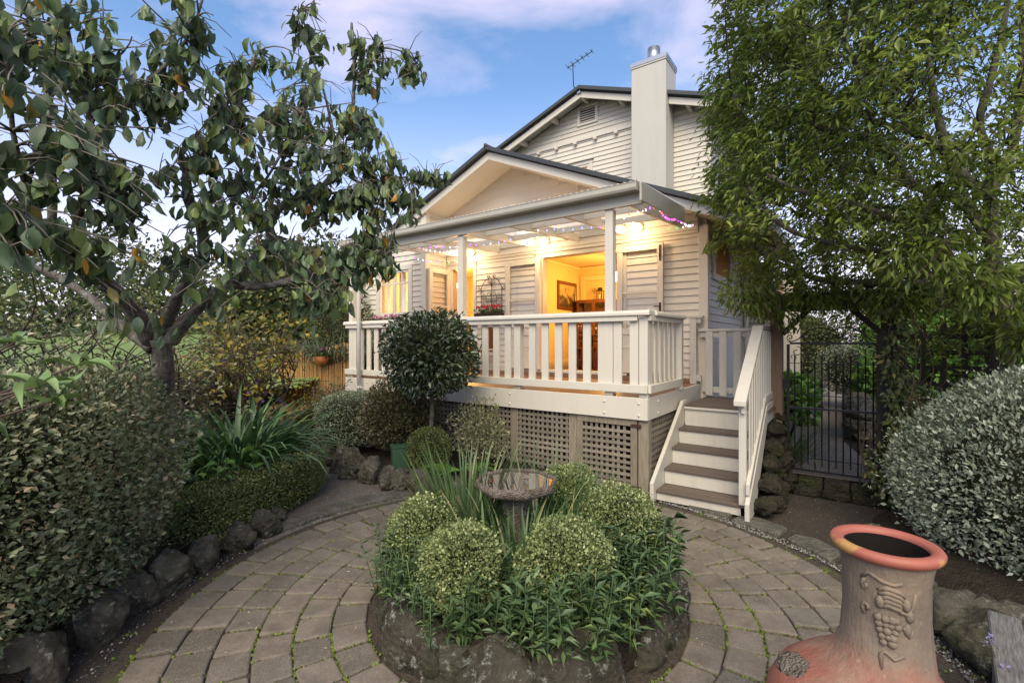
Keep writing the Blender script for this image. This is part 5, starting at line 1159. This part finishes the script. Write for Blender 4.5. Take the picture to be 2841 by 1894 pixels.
climber('climber', 'thin leafy stems trailing across the top of the pergola arch', [((3.1,5.72,2.22),(.32,.25,.2),420),((3.65,5.45,2.3),(.5,.25,.17),620),((4.15,5.1,2.22),(.4,.25,.2),560),((2.75,5.6,2.35),(.3,.25,.3),420),((3.35,5.7,2.05),(.12,.12,.2),90)], 'l_willow', .09, .28, 5)
climber('climber', 'drooping leafy branches at the right edge above the silver bush', [((4.3,3.95,2.15),(.45,.35,.22),360),((3.9,3.95,2.25),(.4,.3,.25),340),((3.4,3.9,2.45),(.4,.25,.22),260),((4.62,4.25,1.78),(.25,.18,.25),280)], 'l_willow', .10, .3, 6)
# ---- bushes
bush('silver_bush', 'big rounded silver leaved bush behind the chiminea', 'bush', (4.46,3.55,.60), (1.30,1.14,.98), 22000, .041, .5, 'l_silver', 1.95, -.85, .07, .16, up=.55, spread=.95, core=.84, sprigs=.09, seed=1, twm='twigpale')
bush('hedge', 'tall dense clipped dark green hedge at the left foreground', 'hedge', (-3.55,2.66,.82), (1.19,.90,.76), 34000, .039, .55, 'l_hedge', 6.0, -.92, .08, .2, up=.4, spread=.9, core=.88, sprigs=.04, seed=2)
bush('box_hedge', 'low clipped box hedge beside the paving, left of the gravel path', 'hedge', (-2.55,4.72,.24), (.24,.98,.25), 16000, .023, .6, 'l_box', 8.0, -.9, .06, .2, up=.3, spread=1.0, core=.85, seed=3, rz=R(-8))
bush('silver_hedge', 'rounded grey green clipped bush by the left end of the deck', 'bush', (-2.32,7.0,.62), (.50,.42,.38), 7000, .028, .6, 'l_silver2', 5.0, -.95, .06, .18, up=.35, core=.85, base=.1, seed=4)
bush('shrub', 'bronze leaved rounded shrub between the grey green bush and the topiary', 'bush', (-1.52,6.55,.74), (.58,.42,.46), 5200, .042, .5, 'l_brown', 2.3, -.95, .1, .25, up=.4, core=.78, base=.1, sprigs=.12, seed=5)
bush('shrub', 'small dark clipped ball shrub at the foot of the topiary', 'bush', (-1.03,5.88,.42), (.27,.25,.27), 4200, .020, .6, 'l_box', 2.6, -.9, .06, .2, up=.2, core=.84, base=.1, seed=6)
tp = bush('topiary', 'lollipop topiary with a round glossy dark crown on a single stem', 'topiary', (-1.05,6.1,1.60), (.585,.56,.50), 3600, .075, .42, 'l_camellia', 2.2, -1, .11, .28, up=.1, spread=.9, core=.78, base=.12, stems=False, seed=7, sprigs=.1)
MB().tube([(-.02,.02,0),(.0,.0,.35),(.02,-.01,.75),(.0,0,1.4)], [.035,.03,.028,.026], 8).build('trunk', M['bark2'], tp, True)
bush('shrub', 'airy cream variegated shrub in front of the lattice skirt', 'bush', (-.42,6.12,.58), (.38,.3,.46), 1300, .042, .5, 'l_varieg', 2.0, -.9, .15, .6, up=.5, core=0, base=.1, sprigs=.15, seed=8)
BALLS = [((-.30,2.78,.43),(.235,.225,.23),'front left clipped golden variegated ball in the round bed'),((.30,2.80,.44),(.235,.225,.245),'front right clipped golden variegated ball in the round bed'),((.77,3.42,.46),(.26,.25,.24),'clipped golden variegated ball on the right of the bird bath, toward the stairs'),((-.62,3.36,.43),(.24,.24,.23),'clipped golden variegated ball behind on the left of the iris clump'),((.48,3.95,.52),(.22,.2,.2),'golden variegated ball behind the bird bath, nearest the lattice')]
for i, (c, r, lb) in enumerate(BALLS):
    bush('variegated_ball', lb, 'bush', c, tuple(x*1.05 for x in r), 6800, .0185, .78, 'l_gold', 2.0, -.95, .15, .30, up=.25, core=.76, base=.15, group='clipped balls in the round bed', seed=20+i, sprigs=.22)
# strap leaved plants
def straps(name, label, cat, c, n, ln, wd, mat, rad, seed, arch=.5, upr=.8, base=0, group=None, seg=6):
    rg = random.Random(seed); t = thing(name, label, cat, (c[0],c[1],base), 0, group); mb = MB()
    for _ in range(n):
        a = rg.random()*6.28; rr = rad*math.sqrt(rg.random()); p = Vector((rr*math.cos(a),rr*math.sin(a),0)); a2 = a+rg.gauss(0,.5); h = Vector((math.cos(a2),math.sin(a2),0)); l = ln*rg.uniform(.6,1.15); el = math.asin(min(.98,max(.15,upr+rg.gauss(0,.12)))); w = wd*rg.uniform(.7,1.2); sd_ = Vector((-h.y,h.x,0)); o = len(mb.v); d_el = arch*rg.uniform(.5,1.5)
        for i in range(seg+1):
            q = i/seg; ww = w*(1-q**2.2)*(.55+.45*min(1,q*3))+.0006
            for s in (-1,0,1): mb.v.append(tuple(p+sd_*ww*s*.5+Vector((0,0,.18*ww if s else 0))))
            e2 = el-d_el*2.6*q*q; p = p+(h*math.cos(e2)+Vector((0,0,math.sin(e2))))*l/seg
        for i in range(seg):
            k = o+3*i; mb.f += [(k,k+1,k+4,k+3),(k+1,k+2,k+5,k+4)]
    me = bpy.data.meshes.new('blades'); me.from_pydata(mb.v,[],mb.f); me.materials.append(M[mat]); me.polygons.foreach_set('use_smooth',[True]*len(me.polygons)); link('blades', me, t); return t
straps('strap_leaf_clump', 'big clump of arching dark green strap leaves beside the gravel path', 'plant', (-3.25,5.5), 440, 1.12, .068, 'l_strap', .42, 1, .72, .84, .15)
straps('strap_leaf_clump', 'smaller strap leaves drooping over the low box hedge', 'plant', (-3.0,4.95), 160, .8, .05, 'l_strap', .25, 2, .8, .8, .2)
straps('iris_clump', 'upright iris blades left of the bird bath', 'plant', (-.33,3.62), 210, .80, .026, 'l_iris', .22, 3, .14, .95, .18, 'iris clumps around the bird bath')
straps('iris_clump', 'upright iris blades right of the bird bath', 'plant', (.42,3.60), 100, .66, .022, 'l_iris', .14, 4, .16, .95, .18, 'iris clumps around the bird bath')
straps('iris_clump', 'sparse iris blades in front of the bird bath pedestal', 'plant', (.06,3.10), 170, .62, .02, 'l_iris', .28, 5, .25, .92, .18, 'iris clumps around the bird bath')
straps('iris_clump', 'few tall iris blades just behind the bird bath', 'plant', (.2,3.85), 46, .78, .019, 'l_iris', .2, 6, .1, .97, .18, 'iris clumps around the bird bath')
# lance leaved perennials at the front of the round bed: stems with whorls of leaves
def stems_plant(name, label, cat, spots, mat, ln, seed, h=(.22,.4), lean=.35, tpl=T4, ratio=.27, dens=.02, tip=True):
    rg = random.Random(seed); c0 = spots[0]; t = thing(name, label, cat, (c0[0],c0[1],0)); P, D, Z = [], [], []; mb = MB()
    for x, y, z in spots:
        a = rg.random()*6.28; hh = rg.uniform(*h); le = lean*rg.random(); p0 = Vector((x-c0[0],y-c0[1],z)); p1 = p0+Vector((math.cos(a)*le*hh,math.sin(a)*le*hh,hh)); mb.tube([p0,(p0+p1)/2+Vector((0,0,.01)),p1],[.0035,.003,.002],4); k = int(hh/dens)
        for i in range(k):
            q = .12+.88*i/k; w = p0.lerp(p1,q); b = i*2.4+rg.uniform(-.3,.3); u = .15+.9*max(0,q-.6)*1.6; P.append(w); D.append((math.cos(b),math.sin(b),u+rg.uniform(-.35,.2))); Z.append((rg.gauss(0,.25),rg.gauss(0,.25),1))
    leafcloud('foliage', P, D, Z, ln*(.65+.6*RNG.random(len(P))), ratio, tpl, M[mat], t); mb.build('stems', M['l_pen'], t, True); return t
rg = random.Random(55); sp = []
def scatter(n, a0, a1, r0, r1, z): 
    out = []
    while len(out) < n:
        a = R(rg.uniform(a0,a1)); r = rg.uniform(r0,r1); x, y = PC[0]+r*math.cos(a), PC[1]+r*math.sin(a)
        if any((x-c[0])**2+(y-c[1])**2 < (rr[0]*.72)**2 for c, rr, _ in BALLS): continue
        out.append((x,y,z))
    return out
stems_plant('perennials', 'mass of lance leaved perennials spilling over the front right of the round bed', 'plant', scatter(165,-88,15,.42,1.02,.16), 'l_pen', .082, 61)
stems_plant('perennials', 'lance leaved perennials in the front middle of the round bed', 'plant', scatter(78,-122,-78,.3,.93,.13), 'l_pen', .082, 62, (.2,.36))
stems_plant('perennials', 'finer lance leaved perennials on the left side of the round bed', 'plant', scatter(105,168,238,.55,1.0,.14), 'l_pen', .052, 63, (.2,.38), .5)
stems_plant('perennials', 'lance leaved perennials between the right variegated ball and the stairs', 'plant', scatter(110,-12,65,.5,.98,.16), 'l_pen', .075, 64, (.25,.42))
# fern
t = thing('fern', 'feathery green fern in front of the lattice left of the bird bath', 'fern', (-.62,5.55,.12)); P, D, Z = [], [], []; rg = random.Random(71)
for k in range(16):
    a = rg.uniform(-3.3,.4); l = rg.uniform(.3,.5)
    for i in range(22):
        q = i/22; w = Vector((math.cos(a)*l*q,math.sin(a)*l*q,.12+.28*q-.26*q*q)); 
        for s in (-1,1): P.append(w); D.append((math.cos(a+s*1.2),math.sin(a+s*1.2),-.1)); Z.append((0,0,1))
q_ = np.array([(.09*(1-abs((i//2%22)/22-.35))) for i in range(len(P))]); leafcloud('fronds', P, D, Z, q_, .28, T4, M['l_bright'], t)
MB().tube([(0,0,0),(0,0,.14)],.015,6).build('crown', M['twig'], t)
# yellowing open shrub behind the left tree
def open_shrub(name, label, c, h, w, n, mat, size, seed, cat='shrub', ratio=.55, depth=1.0, twn=60, base=0, up=.2, bm='twig'):
    rg = random.Random(seed); t = thing(name, label, cat, (c[0],c[1],base)); mb = MB(); P, D, Z = [], [], []; ends = []
    for s in range(7):
        a = s*.9+rg.random(); p = Vector((rg.uniform(-.12,.12),rg.uniform(-.12,.12),0)); q = Vector((math.cos(a)*w*.5,math.sin(a)*w*.5*depth,h*rg.uniform(.45,.7))); C_ = smooth(curve_pts(p,q,5,.05,.12,rg),2); mb.tube(C_, [.028-.018*i/(len(C_)-1) for i in range(len(C_))], 6)
        for k in range(twn//7):
            b = C_[rg.randrange(3,len(C_))]; e = Vector((rg.uniform(-1,1)*w,rg.uniform(-1,1)*w*depth,h*rg.uniform(.35,1.05))); e = b+(e-b)*min(1,1.0*w/max(.1,(e-b).length)); K = smooth(curve_pts(b,e,4,.06,.15,rg),2); mb.tube(K, [.011-.008*i/(len(K)-1) for i in range(len(K))], 5); ends += K[2:]
    for _ in range(n):
        e = rg.choice(ends); P.append(e+Vector((rg.gauss(0,.07),rg.gauss(0,.07),rg.gauss(0,.07)))); D.append((rg.gauss(0,.6),rg.gauss(0,.6),up+rg.gauss(0,.5))); Z.append((rg.gauss(0,.5),rg.gauss(0,.5)-.3,.8))
    mb.build('branches', M[bm], t, True); leafcloud('foliage', P, D, Z, size*(.6+.7*RNG.random(n)), ratio, T4, M[mat], t); return t
open_shrub('shrub', 'open twiggy shrub with yellowing leaves behind the strap leaved clump', (-3.75,6.9), 2.45, 1.15, 1300, 'l_yellow', .085, 81, base=.1, twn=110)
open_shrub('shrub', 'bare branched shrub with yellow leaves in front of the lawn', (-4.7,7.2), 1.9, .9, 700, 'l_yellow', .08, 82, base=.1, twn=90)
t = thing('tibouchina', 'sprays of purple flowers low beside the bamboo fence', 'flowers', (-3.6,6.6,.1)); P = np.array([(random.gauss(.05,.25),random.gauss(0,.2),.95+random.gauss(0,.14)) for _ in range(26)]); leafcloud('flowers', P, rdir(26), rdir(26)+[0,-1,0], .05, .9, T2, M['p_purple'], t)['kind'] = 'stuff'
MB().tube([(0,0,0),(.05,0,.5),(.1,0,1.05)],[.01,.008,.004],5).build('stems', M['twig'], t)
open_shrub('shrub', 'dark small leaved shrub behind the left hedge and the tree trunk', (-4.1,5.0), 1.95, 1.35, 1500, 'l_hedge', .06, 83, base=.1, twn=120, bm='twigdark')
open_shrub('shrub', 'leafy dark shrub filling the left edge beneath the tree', (-5.2,4.4), 2.2, 1.4, 1900, 'l_hedge', .065, 84, base=.1, twn=120, bm='twigdark')
straps('spiky_shrub', 'spiky narrow leaved shrub over the bamboo fence by the deck', 'shrub', (-3.9,10.4), 900, .85, .035, 'l_silver2', .8, 85, .5, .7, 1.3)
bush('shrub', 'dark rounded shrub growing against the left end of the house', 'shrub', (-3.75,10.6,1.6), (.8,.7,1.5), 4200, .085, .4, 'l_bg', 2.4, -1, .18, .4, core=.6, seed=31)
open_shrub('shrub', 'wispy rosemary like shrub at the left end of the deck', (-3.25,8.7), 1.15, .5, 1600, 'l_silver2', .06, 86, ratio=.14, base=.05, twn=60)
open_shrub('shrub', 'low sprawling yellow green plant at the bamboo fence', (-3.75,9.0), .7, .5, 900, 'l_yellow', .07, 87, ratio=.3, base=.05, twn=40)
rg = random.Random(91)
stems_plant('shrub', 'soft broad leaved plant beside the strap leaves behind the box hedge', 'plant', [(rg.uniform(-3.0,-2.6),rg.uniform(4.2,4.9),.12) for _ in range(16)], 'l_bright', .13, 92, (.35,.6), .3, TB, .55, .07)
# sprig shrub reaching in at the far left
t = thing('rhododendron', 'pale green whorled sprigs reaching in from the left edge above the hedge', 'shrub', (-2.2,1.75,0)); P, D, Z = [], [], []; mb = MB(); rg = random.Random(95)
for e in [(-1.95,1.62,1.68),(-1.80,1.85,1.52),(-1.62,1.62,1.60),(-1.7,1.85,1.66),(-1.9,1.9,1.58),(-2.0,1.6,1.52),(-2.1,2.0,1.75)]:
    e = Vector(e)-Vector((-2.2,1.75,0)); s = Vector((rg.uniform(-.5,-.3),rg.uniform(-.2,.2),rg.uniform(.9,1.2))); C_ = smooth(curve_pts(s,e,4,.05,.1,rg),3); mb.tube([Vector((-.2,0,0))]+C_, [.012]+[.008-.004*i/len(C_) for i in range(len(C_))], 5)
    for q in range(9):
        a = q*2.4; w = C_[-1] if q < 6 else C_[-4]; P.append(w); D.append((math.cos(a)+.3,math.sin(a),rg.uniform(-.1,.5))); Z.append((rg.gauss(0,.3),rg.gauss(0,.3),1))
leafcloud('leaves', P, D, Z, .10+.045*RNG.random(len(P)), .3, TB, M['l_rhodo'], t); mb.build('stems', M['twig'], t, True)
# lavender by the bench
t = thing('lavender', 'lavender flower spikes in front of the grey bench', 'flowers', (1.98,1.78,0)); mb = MB(); P, D, Z, P2 = [], [], [], []; rg = random.Random(97)
for k in range(11):
    p = Vector((rg.uniform(0,.25),rg.uniform(-.25,.1),.1)); q = p+Vector((rg.uniform(-.2,.05),rg.uniform(-.05,.12),rg.uniform(.3,.5))); mb.tube([p,(p+q)/2,q],[.003,.0025,.002],4)
    for i in range(14): P2.append(q+Vector((rg.gauss(0,.006),rg.gauss(0,.006),-.05*i/14+.02))); 
    for i in range(16): P.append(p.lerp(q,rg.random()*.7)); D.append((rg.gauss(0,.5),rg.gauss(0,.5),.9)); Z.append(tuple(rdir(1)[0]))
leafcloud('foliage', P, D, Z, .05, .12, T2, M['l_silver2'], t); leafcloud('flowers', P2, rdir(len(P2))+[0,0,.6], rdir(len(P2)), .016, .6, T2, M['p_lav'], t)['kind'] = 'stuff'; mb.build('stems', M['l_silver2'], t)
# ---- garden beyond the gate
def bigleaf(name, label, c, rad, n, mat, size, seed): return bush(name, label, 'plant', c, rad, n, size, .85, mat, 2.2, -.9, .12, .35, TB, .3, .8, .6, .1, None, True, seed)
bigleaf('hydrangea', 'bright broad leaved plant beyond the gate beside the house', (5.45,9.9,.5), (.85,.9,.58), 560, 'l_bright', .17, 51)
bigleaf('hydrangea', 'broad leaved plant behind the right side of the gate', (7.75,9.7,.9), (.6,.5,.6), 300, 'l_bright', .16, 52)
bush('variegated_bush', 'round pale leaved clipped bush beyond the gate', 'bush', (8.3,11.6,1.05), (.75,.7,.6), 3200, .055, .55, 'l_silver2', 2.2, -1, .06, .2, core=.8, base=.1, seed=53)
t = thing('stone_wall', 'stone retaining wall beyond the gate right of the gravel path', 'stone wall', (6.0,8.4,.12)); rg = random.Random(54)
for j in range(3):
    for i in range(10): q = i/9; put_rock(t, (5.75+2.3*q+rg.uniform(-.04,.04), 7.8+3.2*q, .2+.2*j), (.17,.2,.12), rg, 'rock')
kb = thing('path_kerb', 'pale curved kerb along the left of the garden path', 'kerb', (4.6,7.8,.12)); mb = MB(); kp = [(4.3,7.5),(5.0,8.6),(5.9,9.9),(6.9,11.3),(8.2,12.9),(9.6,14.4)]
for (a, b), (c, d) in zip(kp[:-1], kp[1:]): MB().bar((a-4.6,b-7.8,.05),(c-4.6,d-7.8,.05),.09,.14).build('kerb_stone', M['flag'], kb, False, .01)
straps('strap_leaf_clump', 'grassy strap leaves at the foot of the gate post beyond the gate', 'plant', (3.7,6.4), 90, .7, .03, 'l_iris', .2, 56, .5, .85, .1)
for (c, r, n, m_, lb, sd_) in [((12.0,20.5,1.5),(2.6,1.5,1.9),6000,'l_bg','tall clipped green hedge at the end of the garden path',61),((15.5,18.5,2.2),(2.5,1.5,2.6),5200,'l_climb','yellow green shrub right of the hedge at the end of the path',62),((9.2,20.5,2.4),(1.6,1.5,2.6),4500,'l_bg','dark green tree beside the house at the end of the path',63),((8.9,9.3,1.2),(1.6,1.2,1.5),3600,'l_bright','leafy shrub behind the trellis fence',64),((13.5,10.5,1.5),(2.2,1.5,1.9),4200,'l_bright','sunlit green shrub seen through the dark trellis',65)]:
    bush('shrub', lb, 'shrub', c, r, n, .15, .5, m_, 2.3, -1, .16, .35, core=.75, seed=sd_)
# ---- trees beyond the lawn on the left
def bgtree(label, c, r, n, mat, seed, th=2.0, size=.26):
    rg = random.Random(seed); t = thing('tree', label, 'tree', (c[0],c[1],th)); P_, N_ = superpts(n, r, 2.2, -1, .25, .55, seed); cz = c[2]-th
    leafcloud('crown', P_+np.array([0,0,cz]), N_+.9*rdir(n), N_+rdir(n)+[0,0,.5], size*(.6+.7*RNG.random(n)), .55, T4, M[mat], t); mb = MB(); mb.tube([(0,0,-2),(0,0,cz*.5),(.1,0,cz)], [.2,.16,.1], 7)
    for k in range(9): a = k*.7; mb.tube([(0,0,cz*.4),(math.cos(a)*r[0]*.4,math.sin(a)*r[1]*.4,cz),(math.cos(a)*r[0]*.8,math.sin(a)*r[1]*.8,cz+r[2]*rg.uniform(-.2,.6))], [.09,.05,.02], 5)
    mb.build('trunk', M['bark2'], t, True)
for c, r, n, m_, lb, sd_ in [((-21,22,3.4),(4.2,2.5,3.6),6000,'l_bg','large green tree beyond the lawn at the far left',1),((-14.6,21,3.0),(2.8,2.0,2.9),4500,'l_climb','yellow green tree beyond the lawn behind the left tree',2),((-8.2,19,3.3),(2.4,1.8,2.6),4500,'l_bg','tree beyond the bamboo fence against the sky',3),((-6.6,13.0,2.4),(1.4,1.2,1.9),3600,'l_bg','bushy tree just behind the bamboo fence',5),((-28,30,5),(6,3,4.5),5200,'l_bg','distant tree at the top of the lawn',6)]:
    bgtree(lb, c, r, n, m_, sd_)
